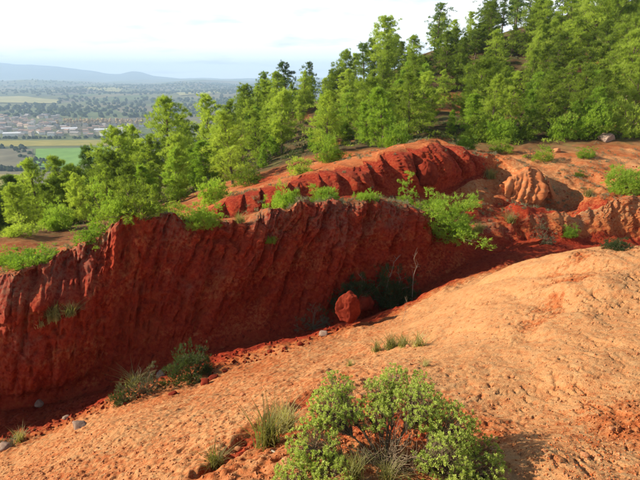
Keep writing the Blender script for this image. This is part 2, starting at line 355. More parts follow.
def earth_material():
    m, nt, N, Lk = new_mat("red_clay")
    g = node(nt, 'ShaderNodeNewGeometry').outputs['Position']
    ac = node(nt, 'ShaderNodeAttribute', attribute_name='crust').outputs['Fac']
    al = node(nt, 'ShaderNodeAttribute', attribute_name='litter').outputs['Fac']
    n1 = noise(nt, g, 1.1, 5, .6); n2 = noise(nt, g, 9, 5, .65); n3 = noise(nt, g, 55, 4, .7)
    red = ramp(nt, [(.28, (.15, .013, .007)), (.5, (.30, .032, .012)), (.72, (.41, .068, .021))], n2)
    red = mixc(nt, math_(nt, 'MULTIPLY', math_(nt, 'SUBTRACT', n1, .5), 1.6, True), red, (.36, .082, .026))
    tan = ramp(nt, [(.3, (.45, .168, .060)), (.5, (.54, .258, .104)), (.7, (.59, .330, .150))], n2)
    org = ramp(nt, [(.3, (.33, .075, .022)), (.5, (.43, .125, .038)), (.7, (.48, .175, .060))], n2)
    k = math_(nt, 'ADD', ac, math_(nt, 'MULTIPLY', math_(nt, 'SUBTRACT', n2, .5), .7))
    k = math_(nt, 'ADD', k, math_(nt, 'MULTIPLY', math_(nt, 'SUBTRACT', n3, .5), .4))
    def band(lo_, hi_):
        kr = nt.nodes.new('ShaderNodeMapRange'); kr.inputs[1].default_value = lo_; kr.inputs[2].default_value = hi_; kr.interpolation_type = 'SMOOTHSTEP'
        Lk.new(k, kr.inputs[0]); return kr.outputs[0]
    c = mixc(nt, band(.12, .45), red, org)
    c = mixc(nt, band(.40, .85), c, tan)
    c = mixc(nt, .55, c, ramp(nt, [(.3, (.55, .5, .48)), (.62, (1, 1, 1))], n3), 'MULTIPLY')
    ag = node(nt, 'ShaderNodeAttribute', attribute_name='grey').outputs['Fac']
    gk = math_(nt, 'MULTIPLY', ag, math_(nt, 'MULTIPLY', math_(nt, 'SUBTRACT', n2, .38), 4.5, True))
    c = mixc(nt, gk, c, ramp(nt, [(.35, (.10, .055, .035)), (.65, (.27, .175, .12))], n3))
    lit = ramp(nt, [(.3, (.035, .028, .014)), (.48, (.10, .065, .03)), (.6, (.07, .085, .025)), (.75, (.17, .11, .055))], n1)
    lk = math_(nt, 'ADD', al, math_(nt, 'MULTIPLY', math_(nt, 'SUBTRACT', n2, .5), .9), True)
    c = mixc(nt, lk, c, lit)
    bh = math_(nt, 'ADD', math_(nt, 'MULTIPLY', n3, .5), math_(nt, 'ADD', n2, math_(nt, 'MULTIPLY', noise(nt, g, 160, 3, .7), .18)))
    finish(nt, c, .97, bh, .75, .05, .08)
    return m
M_EARTH = earth_material()

# ------------------------------------------------------------------ mesh helpers
def mesh_np(name, V, F, mat, smooth=True, attrs=None, matidx=None):
    me = bpy.data.meshes.new(name); V = np.ascontiguousarray(V, np.float32); F = np.ascontiguousarray(F, np.int32)
    me.vertices.add(len(V)); me.vertices.foreach_set('co', V.ravel())
    k = F.shape[1]; me.loops.add(F.size); me.loops.foreach_set('vertex_index', F.ravel())
    me.polygons.add(len(F)); me.polygons.foreach_set('loop_start', np.arange(0, F.size, k, dtype=np.int32))
    try: me.polygons.foreach_set('loop_total', np.full(len(F), k, np.int32))
    except Exception: pass
    me.polygons.foreach_set('use_smooth', np.full(len(F), smooth))
    for mm in (mat if isinstance(mat, (list, tuple)) else [mat]): me.materials.append(mm)
    if matidx is not None: me.polygons.foreach_set('material_index', np.asarray(matidx, np.int32))
    for a, d in (attrs or {}).items():
        at = me.attributes.new(a, 'FLOAT', 'POINT'); at.data.foreach_set('value', np.ascontiguousarray(d, np.float32))
    me.update(calc_edges=True); me.validate()
    return me
def link(name, data, parent=None, loc=None):
    o = bpy.data.objects.new(name, data); COL.objects.link(o)
    if parent is not None: o.parent = parent
    if loc is not None: o.location = loc
    return o
def tag(o, label=None, cat=None, group=None, kind=None):
    for k, v in (('label', label), ('category', cat), ('group', group), ('kind', kind)):
        if v: o[k] = v
    return o
def thing(name, label, cat, loc=(0, 0, 0), rz=0.0, scale=1.0, group=None):
    o = bpy.data.objects.new(name, None); COL.objects.link(o); o.empty_display_size = .2
    o.location = loc; o.rotation_euler = (0, 0, rz); o.scale = (scale,) * 3 if not hasattr(scale, '__len__') else scale
    return tag(o, label, cat, group)

# ------------------------------------------------------------------ terrain objects
i = np.arange(NR - 1)[:, None] * NC + np.arange(NC - 1)[None, :]
quads = np.stack([i, i + 1, i + NC + 1, i + NC], -1).reshape(-1, 4)
ft_ = t1[quads].mean(1); f2_ = t2[quads].mean(1); fh = h2[quads].mean(1); fy = Y[quads].mean(1); fx = X[quads].mean(1)
cls = np.where(fy > 33, 4, np.where(ft_ < .004, 0, np.where(ft_ < .996, 1, np.where((fh > .1) & (f2_ > .05) & (fy < np.interp(fx, _gx, _t2) + 1.5), 3, 2))))
e1 = np.gradient(VX.reshape(NR, NC, 3), axis=1); e2 = np.gradient(VX.reshape(NR, NC, 3), axis=0)
NRM = np.cross(e1, e2).reshape(-1, 3); NRM /= np.maximum(np.linalg.norm(NRM, axis=1), 1e-12)[:, None]
TERR = []
for k, nm, lb in ((0, 'ground', 'pale orange clay slope and hump above the gully'), (1, 'cliff', 'deep red eroded clay cliff across the gully'),
              (2, 'terrace', 'orange terrace of dry soil behind the cliff top'), (3, 'ridge', 'rounded red clay ridge behind the cliff'),
              (4, 'hillside', 'wooded hillside rising behind the clay ridge')):
    F = quads[cls == k]; u, inv = np.unique(F, return_inverse=True)
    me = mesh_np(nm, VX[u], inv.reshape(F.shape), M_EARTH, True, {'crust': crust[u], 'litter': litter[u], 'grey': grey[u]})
    me.normals_split_custom_set_from_vertices(NRM[u].tolist())
    o = link(nm, me); tag(o, lb, kind='structure'); TERR.append(o)
bpy.context.view_layer.update()
DG = bpy.context.evaluated_depsgraph_get()
def hit(u, v):
    """first point of the ground seen along that direction"""
    ok, loc, n, idx, o, mt = SC.ray_cast(DG, Vector((0, 0, 0)), pdir(u, v))
    return (loc, n) if ok else (None, None)
def ground(x, y):
    ok, loc, n, idx, o, mt = SC.ray_cast(DG, Vector((x, y, 120)), Vector((0, 0, -1)))
    return loc if ok else Vector((x, y, float(H(x, y))))

# ------------------------------------------------------------------ plant materials
def leaf_material(name, dark, mid, light, trans=.45, var=.16, scale=2.2):
    m, nt, N, Lk = new_mat(name)
    oi = node(nt, 'ShaderNodeObjectInfo')
    tcn = node(nt, 'ShaderNodeTexCoord').outputs['Object']
    n1 = noise(nt, tcn, scale, 3, .6)
    f = math_(nt, 'ADD', n1, math_(nt, 'MULTIPLY', math_(nt, 'SUBTRACT', oi.outputs['Random'], .5), var * 2))
    c = ramp(nt, [(.28, dark), (.5, mid), (.74, light)], f)
    d = node(nt, 'ShaderNodeBsdfPrincipled'); d.inputs['Roughness'].default_value = .6; d.inputs['Specular IOR Level'].default_value = .25
    Lk.new(c, d.inputs['Base Color'])
    t = node(nt, 'ShaderNodeBsdfTranslucent'); Lk.new(mixc(nt, 1.0, c, (1.32, 1.40, .70), 'MULTIPLY'), t.inputs['Color'])
    mixs = node(nt, 'ShaderNodeMixShader'); mixs.inputs[0].default_value = trans
    Lk.new(d.outputs[0], mixs.inputs[1]); Lk.new(t.outputs[0], mixs.inputs[2])
    o = node(nt, 'ShaderNodeOutputMaterial'); Lk.new(mixs.outputs[0], o.inputs[0])
    return m
M_PINE = leaf_material('pine_needles', (.125, .175, .024), (.265, .34, .046), (.37, .445, .075), .58, .30, .9)
M_PINE_D = leaf_material('dark_pine_needles', (.06, .105, .024), (.115, .18, .036), (.18, .255, .05), .5, .2, .9)
M_PINE_Y = leaf_material('young_pine_needles', (.14, .235, .024), (.245, .36, .040), (.33, .44, .065), .5, .14, 2.2)
M_HERB = leaf_material('shrub_leaves', (.32, .38, .075), (.46, .52, .12), (.58, .61, .19), .42, .1, 6.0)
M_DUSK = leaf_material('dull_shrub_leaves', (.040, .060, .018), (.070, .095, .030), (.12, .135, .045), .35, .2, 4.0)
M_GREY = leaf_material('grey_shrub_leaves', (.09, .095, .055), (.15, .15, .085), (.23, .215, .13), .3, .2, 4.0)
M_GRASS = leaf_material('dry_grass', (.20, .19, .06), (.33, .30, .11), (.45, .40, .18), .45, .25, 5.0)
def bark_material(name, a, b, sc=14):
    m, nt, N, Lk = new_mat(name)
    tcn = node(nt, 'ShaderNodeTexCoord').outputs['Object']
    n1 = noise(nt, tcn, sc, 4, .65)
    finish(nt, ramp(nt, [(.3, a), (.7, b)], n1), .9, n1, .6, .02, .1); return m
M_BARK = bark_material('pine_bark', (.065, .045, .032), (.20, .15, .11))
M_TWIG = bark_material('grey_twig', (.13, .085, .05), (.30, .22, .14), 40)
M_PALE = bark_material('bleached_twig', (.20, .16, .11), (.34, .28, .20), 40)
def stone_material(name, a, b, c, sc=4):
    m, nt, N, Lk = new_mat(name)
    tcn = node(nt, 'ShaderNodeTexCoord').outputs['Object']; oi = node(nt, 'ShaderNodeObjectInfo')
    n1 = noise(nt, tcn, sc, 5, .65); n2 = noise(nt, tcn, sc * 7, 4, .7)
    f = math_(nt, 'ADD', math_(nt, 'MULTIPLY', n1, .7), math_(nt, 'MULTIPLY', n2, .3))
    finish(nt, ramp(nt, [(.32, a), (.5, b), (.7, c)], f), .93, math_(nt, 'ADD', n1, n2), .4, .03, .03); return m
M_STONE = stone_material('grey_limestone', (.17, .10, .07), (.28, .19, .14), (.40, .31, .24))
M_REDST = stone_material('red_sandstone', (.10, .012, .007), (.175, .025, .012), (.25, .048, .02))
M_ORST = stone_material('orange_clay_stone', (.26, .06, .02), (.38, .11, .035), (.46, .18, .07), 9)
M_TANST = stone_material('tan_clay_stone', (.34, .11, .045), (.46, .19, .085), (.55, .29, .15), 9)

# ------------------------------------------------------------------ plant geometry
class Geo:
    def __init__(s): s.V = []; s.F3 = []; s.n = 0
    def tris(s, T):                       # (n,3,3)
        T = np.asarray(T).reshape(-1, 3, 3); k = len(T)
        s.V.append(T.reshape(-1, 3)); s.F3.append(np.arange(k * 3).reshape(-1, 3) + s.n); s.n += 3 * k
    def tube(s, P, rad, sides=5):
        P = np.asarray(P, float); n = len(P); d = np.gradient(P, axis=0); d /= np.linalg.norm(d, axis=1)[:, None] + 1e-9
        ref = np.array((.31, .77, .2)); ref = ref if abs(d[0] @ ref) < .8 else np.array((.9, -.2, .1))
        a = np.cross(d, ref); a /= np.linalg.norm(a, axis=1)[:, None] + 1e-9; b = np.cross(d, a)
        th = np.arange(sides) / sides * 2 * np.pi; rad = np.broadcast_to(rad, (n,))
        V = P[:, None] + rad[:, None, None] * (np.cos(th)[None, :, None] * a[:, None] + np.sin(th)[None, :, None] * b[:, None])
        s.V.append(V.reshape(-1, 3)); i = np.arange(n - 1)[:, None] * sides; j = np.arange(sides)[None]; j2 = (j + 1) % sides
        q1 = np.stack([i + j, i + j2, i + sides + j2], -1).reshape(-1, 3); q2 = np.stack([i + j, i + sides + j2, i + sides + j], -1).reshape(-1, 3)
        s.F3.append(np.concatenate([q1, q2]) + s.n); s.n += n * sides
    def mesh(s, name, mat, smooth=False):
        return mesh_np(name, np.concatenate(s.V), np.concatenate(s.F3), mat, smooth)
def unit(v): return v / (np.linalg.norm(v, axis=-1, keepdims=True) + 1e-9)
def needles(geo, C, A, k, length, width, spread, g):
    """k thin blades round each axis A at each centre C"""
    n = len(C); A = unit(A)[:, None]; D = unit(A + g.normal(size=(n, k, 3)) * spread)
    L = length * g.uniform(.6, 1.15, (n, k, 1)); base = C[:, None] + g.normal(size=(n, k, 3)) * length * .12
    S = unit(np.cross(D, g.normal(size=(n, k, 3)))) * width * g.uniform(.7, 1.2, (n, k, 1))
    geo.tris(np.stack([base - S, base + S, base + D * L], 2))
def leaves(geo, C, A, k, length, width, spread, g):
    """k folded oval leaves round each axis"""
    n = len(C); A = unit(A)[:, None]; D = unit(A + g.normal(size=(n, k, 3)) * spread)
    L = length * g.uniform(.65, 1.15, (n, k, 1)); base = C[:, None] + g.normal(size=(n, k, 3)) * length * .15
    S = unit(np.cross(D, A + .3 * g.normal(size=(n, k, 3)))) * width * g.uniform(.8, 1.2, (n, k, 1)); U = unit(np.cross(S, D)) * width * .45
    mid = base + D * L * .55; tip = base + D * L
    geo.tris(np.stack([base, mid - S + U, tip], 2)); geo.tris(np.stack([base, tip, mid + S + U], 2))

def make_pine(seed, Ht, Wd, cb=.2, nb=56, clumps=4, tufts=11, k=13, nl=.28, nw=.0118, flat=.55, top=.75, mat=M_PINE, bare=0.0, bend=.25):
    g = np.random.default_rng(seed); tr = Geo(); cr = Geo()
    n = 12; hz = np.linspace(0, 1, n); off = np.cumsum(g.normal(size=(n, 2)) * .06 * Ht / 8, 0) * hz[:, None] ** .7 + hz[:, None] ** 2 * g.normal(size=2) * bend
    TP = np.c_[off, hz * Ht]; tr.tube(np.r_[[TP[0] - (0, 0, .5)], TP], np.r_[.021, .0165 * (1 - hz) ** .8 + .002] * Ht * .95, 6)
    C = []; A = []
    az = g.uniform(0, 6.28)
    gaps = g.uniform(.55, 1.15, 9)
    for bi in range(nb):
        h = (bi + g.uniform(0, 1)) / nb; zc = cb + (0.985 - cb) * h
        az += 2.399 + g.normal() * .5
        prof = (1 - h) ** top * (.62 + .38 * min(1, h * 3.5)) + .07
        Lb = Wd * .5 * prof * g.uniform(.5, 1.25) * gaps[int((az % 6.283) / 6.283 * 8.99)] ** .5
        p0 = np.array([np.interp(zc, hz, TP[:, i]) for i in range(3)])
        el = g.uniform(.05, .55) + .75 * h; dirn = np.array([math.cos(az) * math.cos(el * .85), math.sin(az) * math.cos(el * .85), math.sin(el * .85)])
        q = np.linspace(0, 1, 5)[:, None]
        BP = p0 + dirn * q * Lb + np.array([0, 0, 1]) * (q ** 2) * Lb * .28 + g.normal(size=(5, 3)) * .04 * Lb * q
        tr.tube(BP, np.linspace(.0048, .0012, 5) * Ht * (1 - .5 * h), 3)
        if g.uniform() < bare: continue
        nc = max(1, int(round(clumps * (.5 + .6 * prof) + g.uniform(-.5, .5))))
        for ci in range(nc):
            qt = g.uniform(.38, 1.0) if ci else .97
            c0 = np.array([np.interp(qt, q[:, 0], BP[:, i]) for i in range(3)]) + g.normal(size=3) * np.array((.17, .17, .09)) * Lb * (1 if ci else .2)
            r = (.12 + .07 * Wd) * g.uniform(.6, 1.15) * (1.0 - .45 * h)
            m = max(3, int(tufts * g.uniform(.7, 1.3) * (1 - .35 * h)))
            pts = unit(g.normal(size=(m, 3))) * g.uniform(.3, 1, (m, 1)) ** .6 * r * np.array((1, 1, flat)) + c0
            C.append(pts); A.append(unit(pts - c0) * .8 + np.array([0, 0, .75]) + dirn * .3)
    C.append(TP[-1] + g.normal(size=(14, 3)) * .09 * np.array((1, 1, 2.2))); A.append(np.tile([0, 0, 1.0], (14, 1)))
    needles(cr, np.concatenate(C), np.concatenate(A), k, nl, nw, .55, g)
    return tr.mesh('trunk', M_BARK, True), cr.mesh('crown', mat), Ht

PINES = {
 'tall':  [make_pine(11, 8.0, 5.2, .08, 66, 4, 14, flat=.62, top=.55), make_pine(12, 8.0, 4.7, .14, 62, 4, 14, flat=.6, top=.5), make_pine(13, 8.0, 5.8, .06, 68, 4, 14, flat=.62, top=.62)],
 'broad': [make_pine(21, 7.0, 5.2, .14, 58, 5, 14, top=.42, flat=.6), make_pine(22, 7.0, 4.9, .2, 56, 5, 14, top=.38, flat=.6, bend=.6)],
 'thin':  [make_pine(31, 8.5, 4.2, .34, 46, 4, 12, top=.42, bare=.1, flat=.6, mat=M_PINE_D), make_pine(32, 8.5, 4.8, .28, 48, 4, 12, top=.45, bare=.12, flat=.6, mat=M_PINE_D)],
 'dark':  [make_pine(41, 7.5, 4.6, .06, 62, 4, 13, top=.5, flat=.6, mat=M_PINE_D)],
 'young': [make_pine(51, 4.5, 3.2, .03, 58, 4, 12, nl=.20, nw=.0115, flat=.65, top=.6, mat=M_PINE_Y), make_pine(52, 4.5, 2.8, .03, 56, 4, 12, nl=.20, nw=.0115, flat=.65, top=.68, mat=M_PINE_Y)],
}
def plant_pine(kind, var, loc, height, rz, wide, label, group):
    tm, cm, h0 = PINES[kind][var % len(PINES[kind])]
    s = height / h0
    o = thing('pine_tree', label, 'pine tree', loc, rz, (s * wide, s * wide, s), group)
    link('trunk', tm, o); link('crown', cm, o)
    return o
# (u, v of the top, distance, kind, width factor) read off the photograph; the base comes from the ground below
G_LOW, G_HILL, G_SKY, G_EDGE = 'pines below the cliff terrace', 'pines on the hillside', 'pines along the crest of the hill', 'young pines at the foot of the hill'
KD = {'tall': 'pointed bright green', 'broad': 'broad crowned', 'thin': 'loose feathery', 'dark': 'dark green', 'young': 'bright yellow green young'}
def tree_words(kind, h, x, y, zone):
    size = 'young' if kind == 'young' else ('small' if h < 5.5 else 'mid sized' if h < 7.5 else 'tall')
    where = {'low': 'in the dense stand ' + ('close behind the cliff terrace' if y < 37 else 'nearest the valley fields' if y > 50 else 'dropping towards the valley'), 'crest': 'standing against the sky on the hill crest'}.get(zone)
    if where is None:
        where = 'behind the orange bank with the fluted outcrop' if x > 12 and y < 50 else ('close under the hill crest' if y > 74 else 'on the upper hillside') + (' above the rear red ridge' if x < 13 else ' above the orange bank') if y > 56 else 'just behind the rear red ridge' if y < 44 else 'halfway up the wooded hillside'
    lb = f"{size + ' ' if kind != 'young' else ''}{KD[kind]} pine {where}"
    return lb, lb.replace('pine', 'pines', 1)
L1 = 'green pine in the dense stand that drops away towards the valley'
L2 = 'green pine on the wooded slope between the ridge and the hill crest'
L3 = 'loose feathery pine standing against the sky on the hill crest'
L4 = 'bright yellow green young pine at the foot of the wooded slope'
TREES = [
 (30,160,37,'tall',1.0,L1,G_LOW),(4,176,34,'dark',1.1,'dark rounded pine at the rim of the dense valley side stand',None),(60,157,41,'tall',1.1,L1,G_LOW),(88,148,45,'dark',.8,'dark topped narrow pine poking above the green stand before the field',None),
 (117,134,40,'broad',1.0,L1,G_LOW),(44,184,31,'tall',1.0,L1,G_LOW),(78,182,30,'broad',.9,L1,G_LOW),(16,196,29,'broad',1,L1,G_LOW),(102,168,33,'tall',.9,L1,G_LOW),(-25,170,38,'tall',1,L1,G_LOW),(-60,180,34,'broad',1,L1,G_LOW),
 (163,99,48,'tall',1.15,'tall conical pine with tiered branches rising in front of the village',None),(128,127,52,'tall',.9,L1,G_LOW),(206,96,57,'tall',1.1,'tall pale green pine beside the tiered conical pine',None),(226,102,60,'tall',1.0,L1,G_LOW),
 (192,148,42,'young',1.0,L4,G_EDGE),(150,162,38,'tall',.9,L1,G_LOW),(175,170,36,'young',1.0,L4,G_EDGE),(125,178,31,'broad',.9,L1,G_LOW),(215,150,40,'tall',1,L1,G_LOW),
 (243,88,68,'broad',1.0,'dense rounded pine on the crest beside the blue mountain foot',None),(263,73,78,'thin',1.0,L3,G_SKY),(248,122,55,'tall',1.1,L2,G_HILL),(275,117,47,'young',1.25,'large bright yellow green young pine above the ridge tip',None),
 (286,63,80,'thin',1.1,'slim pine with bare lower trunk showing against brown undergrowth',None),(310,63,85,'thin',.8,L3,G_SKY),(300,100,62,'broad',.9,L2,G_HILL),(326,78,70,'tall',1.1,L2,G_HILL),(345,53,78,'broad',1,L3,G_SKY),(332,70,84,'thin',1,L3,G_SKY),
 (365,44,82,'thin',1.15,L3,G_SKY),(386,21,80,'broad',1.05,'tall round headed dark pine highest of the crest group',None),(404,42,76,'tall',.9,L2,G_HILL),(346,120,45,'young',1.05,L4,G_EDGE),(371,108,50,'tall',1.0,L2,G_HILL),
 (400,74,58,'tall',1.2,L2,G_HILL),(416,36,68,'tall',1.1,L2,G_HILL),(440,4,82,'thin',1.2,L3,G_SKY),(456,28,72,'tall',1.1,L2,G_HILL),(428,58,66,'broad',.9,L2,G_HILL),(470,62,62,'tall',.9,L2,G_HILL),
 (492,-6,84,'thin',1.3,L3,G_SKY),(478,94,41,'young',1.35,'big rounded bright green young pine beside the end of the ridge',None),(500,40,68,'tall',.9,L2,G_HILL),(520,-12,88,'thin',1.2,L3,G_SKY),(541,22,68,'tall',1.0,L2,G_HILL),
 (516,72,46,'tall',1.1,'light green pine with a straight pale trunk behind the orange bank',None),(557,64,45,'tall',1.1,L2,G_HILL),(565,-12,78,'thin',1.1,L3,G_SKY),(580,18,62,'tall',1.2,L2,G_HILL),(602,-18,62,'tall',1.3,L2,G_HILL),
 (626,-25,60,'broad',1.1,L2,G_HILL),(608,22,54,'tall',1.1,L2,G_HILL),(634,14,50,'tall',1.2,L2,G_HILL),(588,68,43,'broad',.8,L2,G_HILL),(618,66,41,'tall',1.1,L2,G_HILL),(645,58,42,'tall',1.1,L2,G_HILL),(668,20,48,'tall',1.1,L2,G_HILL),(690,40,46,'broad',1,L2,G_HILL),
 (312,132,42,'young',.9,L4,G_EDGE),(392,98,52,'young',1.1,L4,G_EDGE),(432,96,46,'broad',.8,L2,G_HILL),(330,98,58,'tall',.9,L2,G_HILL),(445,70,55,'tall',.9,L2,G_HILL),(535,92,44,'young',1,L4,G_EDGE),(236,138,46,'broad',.9,L2,G_HILL),(262,150,38,'young',.8,L4,G_EDGE),
 (500,110,42,'young',.9,L4,G_EDGE),(452,118,42,'young',.8,L4,G_EDGE),(575,100,41,'young',1.0,L4,G_EDGE),(605,96,40,'young',.9,L4,G_EDGE),(360,80,66,'tall',1,L2,G_HILL),(384,62,70,'tall',1,L2,G_HILL),(535,50,58,'tall',.9,L2,G_HILL),(560,36,60,'broad',1,L2,G_HILL),
 (292,84,74,'tall',.9,L2,G_HILL),(224,124,56,'tall',.9,L1,G_LOW),(184,118,58,'broad',.9,L1,G_LOW),(145,140,48,'broad',.9,L1,G_LOW),(100,150,50,'tall',.9,L1,G_LOW),(70,172,42,'broad',1,L1,G_LOW),(22,178,42,'broad',1,L1,G_LOW),
 (455,20,78,'tall',1,L2,G_HILL),(506,-6,82,'thin',1.2,L3,G_SKY),(534,-8,80,'thin',1.2,L3,G_SKY),(472,12,80,'tall',1,L2,G_HILL),(478,30,78,'tall',1,L2,G_HILL),(515,25,74,'tall',1,L2,G_HILL),(545,0,72,'broad',1,L2,G_HILL),(590,0,72,'tall',1.1,L2,G_HILL),(640,30,48,'tall',1.1,L2,G_HILL),
]
g0 = np.random.default_rng(5)
for n_, (u, v, y, kind, wf, lb, gp) in enumerate(TREES):
    top = px(u, v, y); base = ground(top[0], top[1])
    h = top[2] - base.z
    lo, hi = (2.0, 6.5) if kind == 'young' else (3.2, 9.5)
    if not lo <= h <= hi: print('TREE', n_, u, v, y, kind, round(h, 2))
    h = min(max(h, lo), hi)
    if gp:
        lb, gp = tree_words(kind, h, base.x, base.y, 'low' if gp == G_LOW else 'crest' if gp == G_SKY else 'hill')
    plant_pine(kind, n_, (base.x, base.y, base.z - .12), h, g0.uniform(0, 6.28), wf, lb, gp)
# more trees of the same wood, kept below the photographed skyline
SKYL = np.array([(-100,180),(0,170),(30,162),(60,159),(88,152),(117,138),(140,138),(163,108),(180,120),(206,103),(226,106),(243,93),(263,80),(286,70),(310,70),(326,78),(345,60),(365,52),(386,30),(402,44),(416,40),(440,12),(455,32),(466,36),(478,4),(490,-10),(760,-30)], float)
def project(p):
    dep = p[1] * CP - p[2] * SP; up = p[1] * SP + p[2] * CP
    return 320 + FPX * p[0] / dep, 240 - FPX * up / dep
placed = []; tries = 0
nlow = 0
while len(placed) < 190 and tries < 15000:
    tries += 1
    u = g0.uniform(-70, 740); y = g0.uniform(31, 92); vv = 150
    x = (u - 320) / FPX * y / 1.02
    p = ground(x, y); uu, vb = project(p)
    lim = np.interp(uu, SKYL[:, 0], SKYL[:, 1])
    if uu > 470 and y < 37: continue
    if 180 < uu <= 470 and y < np.interp(uu, [180, 330, 470], [27, 31, 36]): continue
    if uu <= 180 and y < 29: continue
    if vb < lim - 5: continue
    if uu < 215 and nlow >= 58: continue
    h = g0.uniform(3.0, 5.6) * (1 + .2 * (y > 60))
    dep = p.y * CP - p.z * SP
    h = min(h, (vb - lim - g0.uniform(0, 25)) * dep / FPX)
    if h < 2.4: continue
    vt = vb - h * FPX / dep
    if any(abs(uu - cu) < rw and vt < cv and vb > cv - 8 for cu, cv, rw in ((442, 104, 20), (575, 55, 16), (300, 122, 16), (528, 125, 10))): continue
    if any((p.x - q[0]) ** 2 + (p.y - q[1]) ** 2 < 5.5 for q in placed): continue
    placed.append((p.x, p.y)); nlow += uu < 215
    if h < 3.9:
        kind, lb, gp = 'young', L4, G_EDGE
    elif uu < 215:
        kind, lb, gp = ['tall', 'dark', 'broad', 'dark'][len(placed) % 4], L1, G_LOW
    else:
        kind, lb, gp = ['tall', 'broad', 'tall'][len(placed) % 3], L2, G_HILL
    lb, gp = tree_words(kind, h, p.x, p.y, 'low' if uu < 215 else 'hill')
    plant_pine(kind, len(placed), (p.x, p.y, p.z - .12), h, g0.uniform(0, 6.28), g0.uniform(.95, 1.3), lb, gp)

# ------------------------------------------------------------------ undergrowth below the trees (one mass nobody could count)
def scatter_mesh(name, pts, k, length, width, mat, g, spread=.8, up=.8):
    geo = Geo(); n = len(pts)
    needles(geo, pts, np.tile([0, 0, up], (n, 1)) + g.normal(size=(n, 3)) * .3, k, length, width, spread, g)
    return geo.mesh(name, mat)
g1 = np.random.default_rng(19)
def hill_points(n, fy0, fy1, umin, umax, dens):
    out = []
    y = g1.uniform(fy0, fy1, n); c = (g1.uniform(umin, umax, n) - 320) / FPX * 1.0; x = c * y
    keep = dens(x, y) > g1.uniform(0, 1, n); x, y = x[keep], y[keep]
    return [ground(a, b) for a, b in zip(x, y)]
def brush(name, seeds, mat, label, r0, r1, m, k, nl, nw):
    C = []
    for p in seeds:
        r = g1.uniform(r0, r1); mm = int(m * g1.uniform(.6, 1.3))
        q = unit(g1.normal(size=(mm, 3))) * g1.uniform(.3, 1, (mm, 1)) ** .5 * np.array((r, r, r * .55)); q[:, 2] = np.abs(q[:, 2])
        C.append(np.array(p) + q)
    me = scatter_mesh(name, np.concatenate(C), k, nl, nw, mat, g1)
    return tag(link(name, me), label, kind='stuff')
den = lambda x, y: .35 + 1.2 * fbm(x * .08, y * .08, 0, 2, 91)
brush('undergrowth', hill_points(900, 34, 92, -120, 760, den), M_DUSK, 'dark green scrub covering the ground below the pines', .35, .9, 16, 6, .26, .03)
brush('hill_scrub', hill_points(1100, 36, 92, 170, 760, lambda x, y: .55 + .8 * fbm(x * .1, y * .1, 0, 2, 94)), M_PINE, 'bright green scrub between the pines', .3, .85, 15, 7, .2, .02)
brush('dry_scrub', hill_points(700, 36, 80, 180, 760, den), M_GREY, 'dry brown grey scrub between the pines', .25, .6, 12, 6, .22, .018)

# dry herbs along the lip, on the terrace and on the ridge back
hp = []
for _ in range(1500):
    x = g1.uniform(-12, 22); yl = float(ft1(x)) + abs(g1.normal()) * (2.2 if x < 8 else 5)
    if g1.uniform() < .35 and -4 < x < 9: yl = float(ft2(x)) + .3 + abs(g1.normal()) * 3
    if float(fbm(np.float32(x * .5), np.float32(yl * .5), 0, 2, 93)) < g1.uniform(-.25, .45): continue
    hp.append(ground(x, yl + .15))
brush('dry_herbs', hp, M_GREY, 'dry grey herbs and grass along the cliff lip and terrace', .06, .22, 7, 7, .13, .0065)
# ------------------------------------------------------------------ shrubs
def make_shrub(seed, W, Hh, mat, stems=9, clumps=90, tufts=20, k=9, nl=.10, nw=.0075, spread=.6, leaf='needle', up=.7, twig=M_TWIG, bare=0):
    g = np.random.default_rng(seed); st = Geo(); fo = Geo(); C = []; A = []
    az = g.uniform(0, 6.28)
    ends = []
    for s_ in range(clumps):
        az += 2.399; e = math.asin(min(1, (s_ + .5) / clumps)) ; e = e * g.uniform(.75, 1.1)
        rr = g.uniform(.42, 1.06)
        ends.append(np.array([math.cos(az) * math.cos(e) * W / 2, math.sin(az) * math.cos(e) * W / 2, (.08 + .92 * math.sin(e)) * Hh]) * rr * (1 + .75 * pn(np.float32((az % 6.283) * .8), np.float32(e * 2), 0, seed)))
    for j in range(stems + bare):
        e = ends[g.integers(len(ends))]
        if j >= stems: e = e * g.uniform(1.05, 1.25)
        q = np.linspace(0, 1, 5)[:, None]
        Pp = e * q * np.array([1, 1, 0]) + np.array([0, 0, 1]) * e[2] * (q ** .8) + g.normal(size=(5, 3)) * .04 * W * q
        Pp[0, 2] -= .06; st.tube(Pp, np.linspace(.013, .004, 5) * W / 1.2, 4)
    for e in ends:
        m = max(2, int(tufts * g.uniform(.5, 1.4))); r = W * .085 * g.uniform(.7, 1.5)
        pts = e + g.normal(size=(m, 3)) * r * np.array((1, 1, .8)) * .6
        pts[:, 2] = np.maximum(pts[:, 2], .01)
        C.append(pts); A.append(unit(pts - np.array([0, 0, Hh * .15])) + np.array([0, 0, up]))
    (needles if leaf == 'needle' else leaves)(fo, np.concatenate(C), np.concatenate(A), k, nl, nw, spread, g)
    return st.mesh('stem', twig, True), fo.mesh('foliage', mat), W
